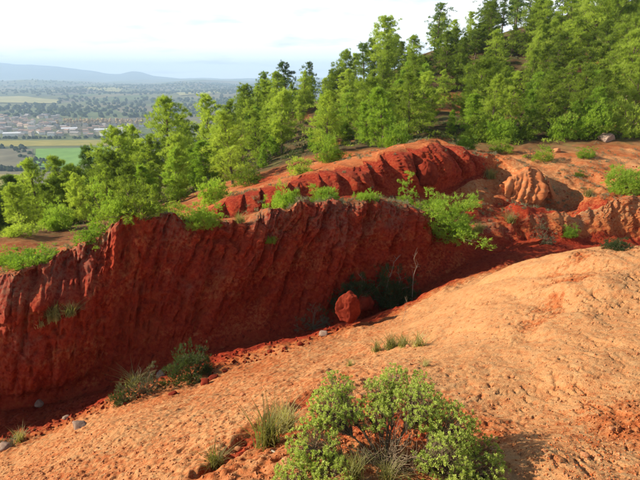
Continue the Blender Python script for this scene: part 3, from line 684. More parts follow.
SHR = {
 'bright': [make_shrub(61, 1.5, 1.1, M_PINE_Y), make_shrub(62, 1.5, .95, M_PINE_Y, clumps=84), make_shrub(63, 1.5, 1.2, M_PINE_Y, clumps=90)],
 'low':    [make_shrub(64, 1.5, .5, M_PINE_Y, clumps=80), make_shrub(65, 1.5, .6, M_PINE_Y, clumps=70)],
 'tall':   [make_shrub(66, 1.0, 1.5, M_PINE_Y, clumps=46, tufts=11)],
 'olive':  [make_shrub(67, 1.5, .95, M_PINE, clumps=56), make_shrub(68, 1.5, .7, M_PINE, clumps=50)],
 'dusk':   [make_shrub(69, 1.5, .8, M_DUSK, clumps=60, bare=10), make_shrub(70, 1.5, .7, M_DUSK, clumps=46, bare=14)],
 'grey':   [make_shrub(71, 1.2, .7, M_GREY, stems=30, clumps=34, tufts=7, bare=14), make_shrub(72, 1.2, .6, M_GREY, stems=24, clumps=28, tufts=8, bare=10)],
}
def plant_shrub(kind, var, u, v, wpx, label, hs=1.0, y=None, group=None, cat='shrub', name='shrub'):
    if y is None:
        p, n = hit(u, v)
    else:
        q = px(u, v, y); p = ground(q[0], q[1])
    dep = p.y * CP - p.z * SP
    sm_, fm_, w0 = SHR[kind][var % len(SHR[kind])]
    s = wpx / FPX * dep / w0
    o = thing(name, label, cat, (p.x, p.y, p.z - .03), g0.uniform(0, 6.28), (s * g0.uniform(.85, 1.15), s * g0.uniform(.75, 1.1), s * hs), group)
    link('stem', sm_, o); link('foliage', fm_, o)
    return o
SHRUBS = [
 ('low',0,30,264,58,'low spreading bright green shrub at the lowest dip of the cliff lip',.6,14.2),
 ('low',1,8,262,30,'small flat green shrub beside the low spreading one on the cliff lip',1.0,15.0),
 ('tall',0,104,232,32,'upright yellow green sapling on the cliff lip beside the broad olive bush',1.0,15.4),
 ('bright',0,92,238,30,'yellow green bushy shrub at the foot of the upright sapling',.8,14.9),
 ('olive',0,138,219,52,'broad olive green bush crowning the highest knob of the front cliff',1.0,15.3),
 ('bright',2,120,222,26,'bright green shoot between the sapling and the olive bush',1.1,15.1),
 ('bright',1,201,231,37,'round bright green shrub leaning over the front cliff lip',.95,15.9),
 ('bright',0,214,200,32,'round green shrub standing at the tip of the rear ridge',1.1,22),
 ('low',1,286,216,38,'low green shrub in the hollow between front cliff and rear ridge',1.2,18.2),
 ('bright',1,326,204,36,'rounded green shrub between the two red cliffs on a bare knob',.75,18.6),
 ('low',0,366,205,20,'tiny green shrub beside the bare knob on the front cliff',1.3,18.8),
 ('tall',0,407,196,22,'thin upright sapling with pale twigs beside the rear ridge boulder',.9,20.6),
 ('bright',2,450,234,64,'large vivid green bush at the end of the front cliff',.8,19.6),
 ('olive',1,436,192,26,'dull green low bush behind the thin sapling',.8,22.5),
 ('olive',1,470,205,20,'small olive shrub on the bank behind the large vivid bush',.8,23),
 ('bright',0,624,192,42,'vivid green shrub on the top of the eroded orange bank',.9,None),
 ('bright',1,569,236,17,'small pale green shrub on the shaded red bank',1.0,None),
 ('grey',0,545,243,22,'dry brown grey clump on the shaded red bank',1.0,None),
 ('grey',1,540,228,14,'little withered tuft on the red bank above the dry clump',1.0,None),
 ('dusk',0,616,249,32,'grey green cushion shrub half hidden by the pale hump',.7,None),
 ('olive',0,543,160,26,'green shrub at the wood edge behind the fluted outcrop',.8,None),
 ('olive',1,578,176,14,'small dull shrub on the slope above the fluted outcrop',.8,None),
 ('grey',1,530,133+25,18,'grey shrub at the wood edge beside the green one',.8,None),
 ('bright',2,585,158,20,'small bright shrub on the open orange slope',.7,None),
 ('olive',0,500,160,24,'olive shrub at the end of the rear ridge',.8,33),
 ('bright',1,463,158,22,'bright shrub peeping over the rear ridge shoulder',.9,33),
 ('bright',0,162,206,30,'bright shrub behind the highest knob of the cliff',1.0,19),
 ('olive',0,178,214,34,'olive shrub on the terrace behind the leaning round shrub',.9,19),
 ('bright',2,60,236,30,'bright bushy shrub at the brink of the wood below the cliff terrace',1.1,21),
 ('olive',1,20,243,34,'olive shrub on the terrace beyond the low spreading shrub',.9,19),
 ('low',0,268,241,16,'small green cushion clinging to the front cliff face',1.0,None),
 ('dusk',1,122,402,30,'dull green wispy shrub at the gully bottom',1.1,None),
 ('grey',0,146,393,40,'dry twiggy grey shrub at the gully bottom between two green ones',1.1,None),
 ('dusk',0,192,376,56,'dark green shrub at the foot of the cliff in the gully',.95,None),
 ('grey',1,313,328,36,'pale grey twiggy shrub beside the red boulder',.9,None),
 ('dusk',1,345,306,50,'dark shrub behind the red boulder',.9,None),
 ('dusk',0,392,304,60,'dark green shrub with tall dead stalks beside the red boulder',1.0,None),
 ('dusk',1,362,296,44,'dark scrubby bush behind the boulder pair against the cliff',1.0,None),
 ('bright',0,500,150,34,'bright rounded shrub at the wood edge behind the ridge shoulder',1.0,37),
 ('bright',1,560,146,36,'bright rounded shrub at the wood edge behind the small tan stone',1.0,37),
 ('bright',2,590,142,38,'bright shrub at the wood edge beside the pale flat boulder',1.1,37),
 ('olive',0,625,140,44,'olive green thicket at the wood edge beyond the pale flat boulder',1.1,37),
 ('olive',0,515,148,40,'olive green thicket at the wood edge below the straight trunked pine',.9,38),
 ('olive',1,475,152,36,'olive thicket under the big young pine by the ridge',1.0,38),
 ('bright',1,395,142,36,'bright shrub peering over the top of the rear ridge',1.0,31),
 ('bright',2,330,160,34,'bright shrub on the back slope of the rear ridge',1.0,30),
 ('olive',0,300,176,32,'olive shrub on the tan back of the rear ridge',.8,27),
 ('olive',1,250,188,34,'olive shrub where the wood meets the tan ridge back',1.0,30),
 ('grey',0,10,446,26,'grey dry shrub beside the stones of the shaded gully floor',.7,None),
]
for r_ in SHRUBS:
    plant_shrub(r_[0], r_[1], r_[2], r_[3], r_[4], r_[5], r_[6], r_[7])

# ------------------------------------------------------------------ tall dead stalks in the gully
def make_stalk(seed, h):
    g = np.random.default_rng(seed); G_ = Geo(); n = 7; q = np.linspace(0, 1, n)
    P0 = np.c_[np.cumsum(g.normal(size=n) * .05 * h) * q + .12 * h * q, np.cumsum(g.normal(size=n) * .05 * h) * q, q * h]; P0[0, 2] -= .05
    G_.tube(P0, np.linspace(.008, .0025, n), 4)
    for _ in range(9):
        t = g.uniform(.35, .95); b = np.array([np.interp(t, q, P0[:, i]) for i in range(3)]); d = unit(np.array([g.normal(), g.normal(), 1.1])) * h * g.uniform(.08, .24)
        G_.tube(np.array([b, b + d * .5 + g.normal(size=3) * .02, b + d]), np.array([.004, .003, .002]), 3)
    return G_.mesh('dead_stalk', M_PALE, True)
STK = [make_stalk(s_, 1.0) for s_ in (81, 82, 83)]
for i_, (u, v, hpx, lb) in enumerate([(383,305,52,'leaning pale dead stalk rising from the dark gully shrub'),(412,300,50,'tallest pale dead stalk with forked tip beside the dark gully shrub'),(398,304,40,'short pale dead stalk between two taller stalks'),(362,303,36,'thin dead stalk behind the red boulder'),(402,322,30,'thin straw stalk at the shadow edge of the gully'),(142,392,30,'brown dead stalk in the twiggy gully shrub')]):
    p, n = hit(u, v); dep = p.y * CP - p.z * SP; s = hpx / FPX * dep
    o = link('dead_stalk', STK[i_ % 3], None, (p.x, p.y, p.z - .02)); o.rotation_euler = (0, 0, i_ * 1.3); o.scale = (s, s, s)
    tag(o, lb, 'dead plant', 'dead stalks in the gully')

# ------------------------------------------------------------------ grass tufts
def make_grass(seed, h, n, lean=.5):
    g = np.random.default_rng(seed); G_ = Geo()
    az = g.uniform(0, 6.28, n); L = h * g.uniform(.5, 1.1, n); ln = g.uniform(.05, lean, n) * L; b = g.normal(size=(n, 2)) * h * .10
    w = np.stack([-np.sin(az), np.cos(az), 0 * az], 1) * .0045 * h / .35
    pt = []
    for q in (0, .35, .7, 1.0):
        r = ln * q ** 2 * 1.4; pt.append(np.stack([b[:, 0] * (1 - q * .2) + np.cos(az) * r, b[:, 1] * (1 - q * .2) + np.sin(az) * r, L * (q - .25 * q ** 2 * ln / L) - .01], 1))
    for a in range(3):
        wa, wb = w * (1 - a / 3), w * (1 - (a + 1) / 3)
        G_.tris(np.stack([pt[a] - wa, pt[a] + wa, pt[a + 1] + wb], 1))
        if a < 2: G_.tris(np.stack([pt[a] - wa, pt[a + 1] + wb, pt[a + 1] - wb], 1))
    return G_.mesh('grass_tuft', M_GRASS)
GRS = [make_grass(91, .35, 190, .7), make_grass(92, .35, 130, .9), make_grass(93, .35, 90, .6)]
for i_, (u, v, hpx, var, lb) in enumerate([
 (268,446,48,0,'large pale grass tuft beside the big leafy bush'),(286,432,38,0,'thick pale grass tuft wedged behind the big leafy bush'),(216,466,28,1,'small yellow grass tuft at the broken edge of the slope'),(388,482,30,1,'straw grass tuft in front of the big leafy bush'),(355,476,34,2,'thin straw grass growing under the big leafy bush'),
 (377,351,14,2,'short grass tuft in the row on the slope, next to the shadow edge'),(391,349,16,0,'middle short grass tuft of the row on the slope'),(404,347,14,1,'thin short grass tuft of the row on the slope'),(419,346,17,2,'end grass tuft of the row on the slope, nearest the hump'),
 (55,319,20,0,'dry grass tuft on the ledge of the front cliff'),(70,315,14,1,'small dry grass tuft next to the ledge tuft on the cliff'),(40,326,12,2,'sparse dry grass at the ledge edge of the cliff'),
 (478,232,12,0,'dry grass on the bank behind the vivid bush'),(425,366,10,2,'tiny grass sprig above the big leafy bush'),(350,366,9,2,'tiny dry sprig on the slope above the bush'),(588,196,10,1,'dry grass tuft on the eroded bank'),(510,222,12,1,'dry grass tuft below the fluted outcrop'),(490,178,12,0,'dry grass tuft beside the top of the fluted outcrop'),
 (135,386,18,1,'pale dry grass beside the twiggy gully shrub'),(20,440,14,2,'pale grass blades on the shaded gully floor'),(240,222,12,1,'dry grass fringe on the middle of the cliff lip')]):
    p, n = hit(u, v); dep = p.y * CP - p.z * SP; s = hpx / FPX * dep / .33
    o = link('grass_tuft', GRS[var], None, (p.x, p.y, p.z - .005)); o.rotation_euler = (0, 0, i_ * 2.1); f_ = 1.7 if hpx < 22 else 1.15; o.scale = (s * f_, s * f_, s)
    tag(o, lb, 'grass tuft', 'dry grass tufts')

# ------------------------------------------------------------------ the big leafy bush in the foreground
def make_bush():
    g = np.random.default_rng(101); st = Geo(); dead = Geo(); fo = Geo(); C = []; A = []
    lobes = [(-.85,0,.30,.30,230),(-.65,.35,.45,.28,210),(-.55,.68,.48,.22,120),(-1.05,-.35,.15,.25,130),(-.65,-.38,.24,.26,170),(-.42,.3,.5,.17,60),
             (.42,.35,.5,.30,260),(.75,.15,.4,.30,250),(.55,-.2,.34,.30,230),(1.0,-.22,.18,.24,130),(.72,-.52,.2,.25,150),(.22,-.5,.16,.18,70),
             (.2,.82,.46,.22,110),(-.05,.62,.44,.22,120),(-.15,.25,.46,.2,80),(.12,.42,.46,.2,90),(.5,.75,.46,.19,80),(1.18,.1,.12,.16,40)]
    for (cx, cy, cz, r, n) in lobes:
        n = int(n * 1.75)
        p = unit(g.normal(size=(n, 3))) * (g.uniform(.25, 1, (n, 1)) ** .45) * r * np.array((1.05, 1.05, .82)) + np.array((cx, cy, cz))
        p = p[p[:, 2] > .02]
        nz_ = pn(p[:, 0] * 5, p[:, 1] * 5, p[:, 2] * 5, 7); p = p[nz_ > -.28]
        C.append(p); A.append(unit(p - np.array((cx, cy, cz - .18))) + np.array((0, 0, .7)))
        # stems: one main limb per lobe, then a twig to each leaf whorl
        q = np.linspace(0, 1, 6)[:, None]; e = np.array((cx, cy, cz - .08))
        root = np.array((g.normal() * .06, g.normal() * .06, -.06))
        limb = root + (e - root) * q + np.array((0, 0, 1)) * .12 * np.sin(q * np.pi) * (.3 if cz > .4 else -.3) + g.normal(size=(6, 3)) * .018 * q
        st.tube(limb, np.linspace(.014, .006, 6), 5)
        for w_ in p[::1]:
            t = g.integers(3, 6); b = limb[t]; mid = (b + w_) / 2 + g.normal(size=3) * .03 + np.array((0, 0, .01))
            st.tube(np.array([b, mid, w_]), np.array([.0028, .002, .0014]), 3)
    for _ in range(85):                         # bleached dead twigs in the gap of the crown
        a = g.uniform(0, 6.28); r = g.uniform(.2, .62); e = np.array((math.cos(a) * r * .9 - .06, math.sin(a) * r * .7 - .12, g.uniform(.08, .62)))
        q = np.linspace(0, 1, 5)[:, None]; pth = e * q + g.normal(size=(5, 3)) * .055 * q + np.array((0, 0, -.03)) * (1 - q)
        dead.tube(pth, np.linspace(.0065, .002, 5), 4)
        for _ in range(4):
            b = pth[g.integers(1, 4)]; d = unit(g.normal(size=3) + np.array((0, 0, .5))) * g.uniform(.06, .17)
            dead.tube(np.array([b, b + d * .5 + g.normal(size=3) * .01, b + d]), np.array([.003, .0022, .0014]), 3)
    leaves(fo, np.concatenate(C), np.concatenate(A), 17, .030, .0048, .9, g)
    return st.mesh('stem', M_TWIG, True), dead.mesh('dead_twig', M_TWIG, True), fo.mesh('foliage', M_HERB)
p, n = hit(388, 462)
bush = thing('leafy_bush', 'big light green leafy bush with bare grey twigs on the near slope', 'bush', (p.x, p.y, p.z - .02), 0.0, (.57, .70, .54))
a_, b_, c_ = make_bush(); link('stem', a_, bush); link('dead_twig', b_, bush); link('foliage', c_, bush)
# a fallen stick by the grass
stick = Geo(); p, n = hit(272, 452); p2, n2 = hit(303, 474)
pp = [Vector(p) + (Vector(p2) - Vector(p)) * t + Vector((0, 0, .012 + .01 * math.sin(t * 9))) for t in np.linspace(0, 1, 6)]
stick.tube(np.array([list(q - Vector(p)) for q in pp]), np.linspace(.008, .004, 6), 5)
tag(link('fallen_stick', stick.mesh('fallen_stick', M_PALE, True), None, p), 'thin bleached stick lying between the grass tuft and the bush', 'stick')

# ------------------------------------------------------------------ stones
def make_stone(seed, sx, sy, sz, mat, name='stone', sub=3, cuts=9, amp=.22):
    bm = bmesh.new(); bmesh.ops.create_icosphere(bm, subdivisions=sub, radius=1)
    co = np.array([v.co[:] for v in bm.verts])
    g = np.random.default_rng(seed)
    for _ in range(cuts):                                # knocked-off faces
        nrm = unit(g.normal(size=3)); dlim = g.uniform(.55, .85); dd = co @ nrm; co = co - np.maximum(dd - dlim, 0)[:, None] * nrm * .9
    co = co * (1 + amp * fbm(co[:, 0] * 1.3, co[:, 1] * 1.3, co[:, 2] * 1.3 + seed, 3, seed % 13))[:, None] * np.array((sx, sy, sz))
    if sub > 3: co = co * (1 + .05 * fbm(co[:, 0] * 9, co[:, 1] * 9, co[:, 2] * 9, 3, 3) - .10 * (1 - sm(0, .05, np.abs(pn(co[:, 0] * 3, co[:, 1] * 3, co[:, 2] * 1.5, 5)))))[:, None]
    for v, c in zip(bm.verts, co): v.co = c
    me = bpy.data.meshes.new(name); bm.to_mesh(me); bm.free(); me.materials.append(mat)
    me.polygons.foreach_set('use_smooth', np.full(len(me.polygons), True)); return me
GST = [make_stone(s_, .5, .42, .32, M_STONE) for s_ in (1, 2, 3)]
RST = [make_stone(s_, .5, .40, .22, M_REDST) for s_ in (4, 5)]
TST = [make_stone(s_, .5, .42, .34, M_TANST) for s_ in (6, 7)]
for i_, (u, v, wpx, lib, lb) in enumerate([
 (80,427,17,GST,'grey stone on the shaded gully floor beside the wispy shrub'),(40,404,11,GST,'small grey stone at the foot of the cliff'),(66,418,8,GST,'little grey stone next to the gully floor stone'),(161,376,12,GST,'pale rounded stone in the twiggy gully shrub'),(172,395,11,RST,'reddish stone at the shadow edge below the dark shrub'),
 (205,384,14,RST,'flat red slab beside the dark gully shrub'),(214,378,13,RST,'upper flat red slab beside the dark gully shrub'),(324,335,12,GST,'pale angular stone in front of the red boulder'),(300,345,7,RST,'small red stone on the gully floor before the boulder'),(270,352,8,RST,'small red stone lying in the middle of the gully'),
 (606,140,20,GST,'pale flat boulder at the wood edge on the orange bank'),(556,152,9,TST,'small tan stone on the orange bank below the wood'),(408,347,7,TST,'tan stone beside the grass tufts'),(243,395,6,TST,'tan stone on the lit slope below the slabs'),(205,457,9,TST,'tan clod by the small yellow grass tuft'),
 (238,450,8,TST,'tan clod at the broken slope edge'),(6,447,16,GST,'grey stone by the dry shrub on the gully floor'),(225,372,7,RST,'little red stone above the red slabs'),(585,455,9,TST,'tan stone in the loose soil of the hump foot'),(612,430,8,TST,'small tan clod in loose red soil'),(545,452,7,TST,'tan chip at the foot of the hump')]):
    p, n = hit(u, v); dep = p.y * CP - p.z * SP; s = wpx / FPX * dep
    o = link('stone', lib[i_ % len(lib)], None, (p.x, p.y, p.z + .08 * s)); o.rotation_euler = (.2 * math.sin(i_), .2 * math.cos(i_ * 2), i_ * 1.7); o.scale = (s, s, s)
    tag(o, lb, 'stone', 'loose stones')
p, n = hit(350, 327); dep = p.y * CP - p.z * SP
o = link('boulder', make_stone(17, .52, .38, .58, M_REDST, 'boulder', 5, cuts=18, amp=.26), None, (p.x, p.y + .25, p.z + .42)); s = 30 / FPX * dep; o.scale = (s,) * 3; o.rotation_euler = (-.25, .12, .2)
tag(o, 'upright rounded red boulder standing in the shaded gully', 'boulder')
p, n = hit(366, 318); o = link('boulder', make_stone(18, .55, .45, .55, M_REDST, 'boulder', 5, cuts=18, amp=.28), None, (p.x, p.y + .35, p.z + .4)); o.scale = (s * .85,) * 3; o.rotation_euler = (.1, -.1, 1.1)
tag(o, 'red boulder leaning behind the upright one in the gully', 'boulder')
# round boulder against the rear ridge
p, n = hit(426, 184); dep = p.y * CP - p.z * SP; s = 26 / FPX * dep
o = link('boulder', make_stone(16, .5, .46, .62, M_REDST, 'boulder', 5, cuts=14, amp=.12), None, (p.x, p.y + .1, p.z + .40 * s)); o.scale = (s,) * 3; o.rotation_euler = (0, .15, .4)
tag(o, 'rounded red boulder set against the rear ridge face', 'boulder')

# one fluted rock mass of the outcrop on the far bank
M_SLAB = stone_material('tan_outcrop_rock', (.32, .075, .024), (.42, .140, .050), (.48, .24, .11), 2.5)
oc = ground(*px(519, 206, 24.6)[:2])
bm = bmesh.new(); bmesh.ops.create_icosphere(bm, subdivisions=6, radius=1)
co = np.array([v.co[:] for v in bm.verts]); gq = np.random.default_rng(44)
for _ in range(12):
    nrm = unit(gq.normal(size=3) * np.array((1, 1, .6))); dl = gq.uniform(.6, .85); co = co - np.maximum(co @ nrm - dl, 0)[:, None] * nrm * .85
xs = co[:, 0] * 1.7 - .25 * co[:, 2]
fl = np.abs(pn(xs * 1.5, co[:, 2] * .35, co[:, 1] * .3, 3)) * .38 + np.abs(pn(xs * 3.6, co[:, 2] * .6, co[:, 1] * .6, 4)) * .22 - .22 * (1 - sm(0, .07, np.abs(pn(xs * 2.0, co[:, 2] * .4, .3, 8))))
co = co * (.86 + fl + .10 * fbm(co[:, 0] * 3, co[:, 1] * 3, co[:, 2] * 3, 4, 6))[:, None]
co = co * np.array((1.85, 1.7, 1.15)) + np.array((.22, .3, 0)) * co[:, 2:3]
co[:, 2] *= np.interp(co[:, 0], [-1.6, 0, 1.0, 1.6], [.55, .85, 1.12, .95])
for v, c in zip(bm.verts, co): v.co = c
me = bpy.data.meshes.new('rock_outcrop'); bm.to_mesh(me); bm.free(); me.materials.append(M_SLAB); me.polygons.foreach_set('use_smooth', np.full(len(me.polygons), True))
tag(link('rock_outcrop', me, None, (oc.x, oc.y + .8, oc.z + .12)), 'tan fluted rock outcrop leaning on the far orange bank', 'rock outcrop')

# small loose clods and grit: too many to count
def grit(name, n, reg, smin, smax, mat, label, seed):
    g = np.random.default_rng(seed); base = np.array([(0,0,1),(.9,0,0),(-.3,.85,0),(-.5,-.75,.1),(.3,-.2,-.9)]); Fc = np.array([(0,1,2),(0,2,3),(0,3,1),(4,2,1),(4,3,2),(4,1,3)])
    V = []; F = []; k = 0
    for _ in range(n):
        u, v = reg(g); q, nn = hit(u, v)
        if q is None or q.y > 28: continue
        dep = q.y * CP - q.z * SP
        s = g.uniform(smin, smax) * g.uniform(.5, 1) * (.35 + .65 * min(1, dep / 8))
        a = g.uniform(0, 6.28); c_, s_ = math.cos(a), math.sin(a); b = base * g.uniform(.5, 1.2, (5, 3)) * s
        b = np.c_[b[:, 0] * c_ - b[:, 1] * s_, b[:, 0] * s_ + b[:, 1] * c_, b[:, 2] * .7]
        V.append(b + np.array(q) + (0, 0, s * .2)); F.append(Fc + k); k += 5
    o = link(name, mesh_np(name, np.concatenate(V), np.concatenate(F), mat, False)); tag(o, label, kind='stuff')
def reg_slope(g):
    u = g.uniform(0, 640); lo = np.interp(u, [0, 130, 300, 480, 640], [462, 408, 352, 275, 250]); return u, lo + (480 - lo) * g.uniform(0, 1) ** .9
def reg_loose(g):
    return (g.normal(392, 75), g.normal(440, 32)) if g.uniform() < .6 else (g.normal(600, 30), g.normal(435, 30))
def reg_gully(g):
    u = g.uniform(0, 470); b = np.interp(u, [0, 130, 300, 470], [450, 402, 348, 272]); return u, b - abs(g.normal(0, 18))
def reg_bank(g): return g.uniform(440, 640), g.uniform(150, 250)
grit('clay_crumbs', 3200, reg_slope, .010, .035, M_TANST, 'fine tan clay crumbs strewn over the lit slope', 1)
grit('gravel', 2400, reg_loose, .010, .028, M_ORST, 'loose red gravel round the big bush and the hump foot', 2)
grit('rubble', 900, reg_gully, .03, .10, M_REDST, 'red rubble fallen to the gully floor', 3)
grit('bank_rubble', 500, reg_bank, .03, .09, M_REDST, 'red rubble on the far bank', 4)

# ------------------------------------------------------------------ valley
def pv(u, v, dz=0.0):
    q = px(u, v, 1.0); y = (VALLEY + dz) / q[2]; return np.array((q[0] * y, y))
def plain_material():
    m, nt, N, Lk = new_mat('valley_patchwork')
    g = node(nt, 'ShaderNodeNewGeometry').outputs['Position']
    mpn = node(nt, 'ShaderNodeMapping'); mpn.inputs['Scale'].default_value = (.0045, .0020, 0); mpn.inputs['Rotation'].default_value = (0, 0, .25); Lk.new(g, mpn.inputs[0])
    vo = node(nt, 'ShaderNodeTexVoronoi'); vo.inputs['Scale'].default_value = 1.0; Lk.new(mpn.outputs[0], vo.inputs['Vector'])
    sep = node(nt, 'ShaderNodeSeparateColor'); Lk.new(vo.outputs['Color'], sep.inputs[0])
    c = ramp(nt, [(.0, (.075, .085, .035)), (.25, (.16, .15, .06)), (.45, (.10, .14, .04)), (.65, (.21, .18, .08)), (.85, (.13, .11, .07)), (1, (.09, .12, .04))], sep.outputs[0])
    n1 = noise(nt, g, .012, 5, .6)
    c = mixc(nt, .6, c, ramp(nt, [(.35, (.35, .4, .35)), (.65, (1, 1, 1))], n1), 'MULTIPLY')
    finish(nt, c, .95, None); return m
def flat_mat(name, a, b, sc, stretch=None):
    m, nt, N, Lk = new_mat(name); g = node(nt, 'ShaderNodeNewGeometry').outputs['Position']
    if stretch:
        mpn = node(nt, 'ShaderNodeMapping'); mpn.inputs['Scale'].default_value = stretch; Lk.new(g, mpn.inputs[0]); g = mpn.outputs[0]
    finish(nt, ramp(nt, [(.35, a), (.65, b)], noise(nt, g, sc, 4, .6)), .95, None, spec=.05); return m
cv = np.linspace(-1.6, 1.6, 260); yv = 180 * (15900 / 180) ** np.linspace(0, 1, 200)
XV = cv[None] * (yv[:, None] + 400); YV = np.repeat(yv[:, None], 260, 1)
ZV = VALLEY + sm(2000, 3400, YV) * (26 * np.abs(fbm(XV / 1500, YV / 1500, 0, 3, 95)) + 6) * (1 + sm(3000, 6000, YV) * 1.6)
ZV = ZV - 10 * (1 - sm(280, 600, YV)) * (np.abs(XV) < 900)
iv = np.arange(199)[:, None] * 260 + np.arange(259)[None]; FV = np.stack([iv, iv + 1, iv + 261, iv + 260], -1).reshape(-1, 4)
tag(link('valley_plain', mesh_np('valley_plain', np.c_[XV.ravel(), YV.ravel(), ZV.ravel()], FV, plain_material())), 'wide hazy valley plain of fields and woods', kind='structure')
def valley_z(x, y):
    return float(VALLEY + sm(2000, 3400, y) * (26 * abs(float(fbm(np.float32(x / 1500), np.float32(y / 1500), 0, 3, 95))) + 6) * (1 + float(sm(3000, 6000, y)) * 1.6))
M_FG = flat_mat('green_crop', (.13, .25, .045), (.19, .33, .07), .02); M_FY = flat_mat('autumn_vines', (.20, .19, .035), (.34, .28, .07), .03, (1, 3, 1)); M_FB = flat_mat('brown_fallow', (.12, .11, .07), (.20, .18, .11), .02)
M_FS = flat_mat('straw_field', (.26, .25, .10), (.36, .33, .15), .01)
fields = [([(36,149),(108,147.5),(112,157),(70,168),(34,171)], M_FG, 'smooth bright green crop field below the village'),
          ([(-40,141),(125,140),(126,145.5),(-40,147)], M_FY, 'yellow autumn vineyard strip along the village edge'),
          ([(-60,149),(33,149),(31,170),(-60,173)], M_FB, 'grey brown fallow field next to the green crop'),
          ([(-60,175),(24,174.5),(30,190),(-60,195)], M_FY, 'yellow green vineyard nearest the wooded slope'),
          ([(110,149),(160,147),(165,162),(118,160)], M_FB, 'brown fallow plot behind the pines'),
          ([(-60,98.5),(20,98.2),(60,101.5),(58,104.5),(-60,104)], M_FS, 'long straw yellow field on the rise beyond the village'),
          ([(90,91),(125,92),(118,94),(84,93)], M_FS, 'small pale field high in the distance among woods'),
          ([(175,95),(215,93),(225,96),(180,98)], M_FS, 'pale distant field beside the mountain foot')]
for poly, mt, lb in fields:
    pts = [pv(u, v) for u, v in poly]
    sub = []
    for a, b in zip(pts, pts[1:] + pts[:1]):
        for t in np.linspace(0, 1, 6)[:-1]: sub.append(a + (b - a) * t)
    bm = bmesh.new(); vs_ = [bm.verts.new((q[0], q[1], max(VALLEY, valley_z(q[0], q[1])) + .5 + (3 if q[1] > 2000 else 0))) for q in sub]; f = bm.faces.new(vs_)
    bmesh.ops.triangulate(bm, faces=[f]); bmesh.ops.recalc_face_normals(bm, faces=bm.faces)
    for f in bm.faces:
        if f.normal.z < 0: f.normal_flip()
    me = bpy.data.meshes.new('field'); bm.to_mesh(me); bm.free(); me.materials.append(mt)
    tag(link('field', me), lb, kind='structure')
# far trees as crumpled crowns
_ib = bmesh.new(); bmesh.ops.create_icosphere(_ib, subdivisions=1, radius=1); ICV = np.array([v.co[:] for v in _ib.verts]); ICF = np.array([[v.index for v in f.verts] for f in _ib.faces]); _ib.free()
def wood(name, pts, rmin, rmax, mat, label, g, fl=.9):
    n = len(pts); r = g.uniform(rmin, rmax, (n, 1, 1)); V = np.array(pts)[:, None] + ICV[None] * r * g.uniform(.7, 1.25, (n, len(ICV), 1)) * np.array((1, 1, fl)) + np.array((0, 0, 1)) * r * .5
    F = (ICF[None] + (np.arange(n) * len(ICV))[:, None, None]).reshape(-1, 3)
    tag(link(name, mesh_np(name, V.reshape(-1, 3), F, mat, False)), label, kind='stuff')
M_FAR = flat_mat('far_wood_leaves', (.022, .040, .016), (.055, .075, .028), .05)
g2 = np.random.default_rng(23)
pts = []
while len(pts) < 7500:
    n = 6000; y = g2.uniform(1650, 6500, n); x = g2.uniform(-1.15, .55, n) * y
    d = 1.4 * sm(.11, .14, fbm(x / 800, y / 700, 0, 2, 97)) + np.exp(-(((x + 1150) / 380) ** 2 + ((y - 2250) / 420) ** 2)) * 1.3
    for a, b in zip(x[d > g2.uniform(.35, 1, n)], y[d > g2.uniform(.35, 1, n)]):
        u_, v_ = project((a, b, VALLEY))
        if 97.5 < v_ < 105 and u_ < 58: continue
        pts.append((a, b, valley_z(a, b)))
    pts = pts[:7500]
wood('far_wood', pts, 5, 11, M_FAR, 'dark patchy woods spread over the far side of the valley', g2)
pts = []
for (ua, va, ub, vb, n, jit) in [(-20,170,62,171,46,4),(20,150,34,168,26,6),(0,148,26,148.5,14,5),(-40,139,140,138,70,4),(-20,115,60,114,60,8),(110,158,128,166,20,6),(0,127,140,126,30,22),(150,150,185,140,30,12),(40,160,54,168,12,5)]:
    A_, B_ = pv(ua, va), pv(ub, vb)
    for t in g2.uniform(0, 1, n):
        q = A_ + (B_ - A_) * t + g2.normal(size=2) * jit; pts.append((q[0], q[1], VALLEY))
wood('hedgerow', pts, 2.5, 5.0, M_FAR, 'dark hedges and garden trees round the valley fields', g2, 1.0)

# row of autumn plane trees along the village street
M_AUT = flat_mat('autumn_leaves', (.36, .25, .12), (.50, .38, .20), .2)
tb = Geo(); tb.tube(np.array([(0, 0, -.5), (0, 0, 4), (.2, .1, 9)]), np.array([.45, .35, .2]), 5); TKM = tb.mesh('trunk', M_BARK)
CRM = []
for s_ in range(3):
    V = []; F = []
    for k in range(9):
        c = g2.normal(size=3) * np.array((1.9, 1.9, 1.8)) + (0, 0, 9); V.append(ICV * 2.6 * g2.uniform(.75, 1.2, (12, 1)) + c); F.append(ICF + 12 * k)
    CRM.append(mesh_np('crown', np.concatenate(V), np.concatenate(F), M_AUT, False))
for i_ in range(34):
    t = (i_ + .5) / 34; q = pv(58 + 88 * t, 124.5 + .6 * t) + np.array((g2.normal() * 2, g2.normal() * 5 + (i_ % 2) * 26))
    o = thing('plane_tree', 'pale orange autumn tree in the long avenue behind the village', 'tree', (q[0], q[1], VALLEY), i_, g2.uniform(.9, 1.25), 'avenue of autumn trees in the valley')
    link('trunk', TKM, o); link('crown', CRM[i_ % 3], o)

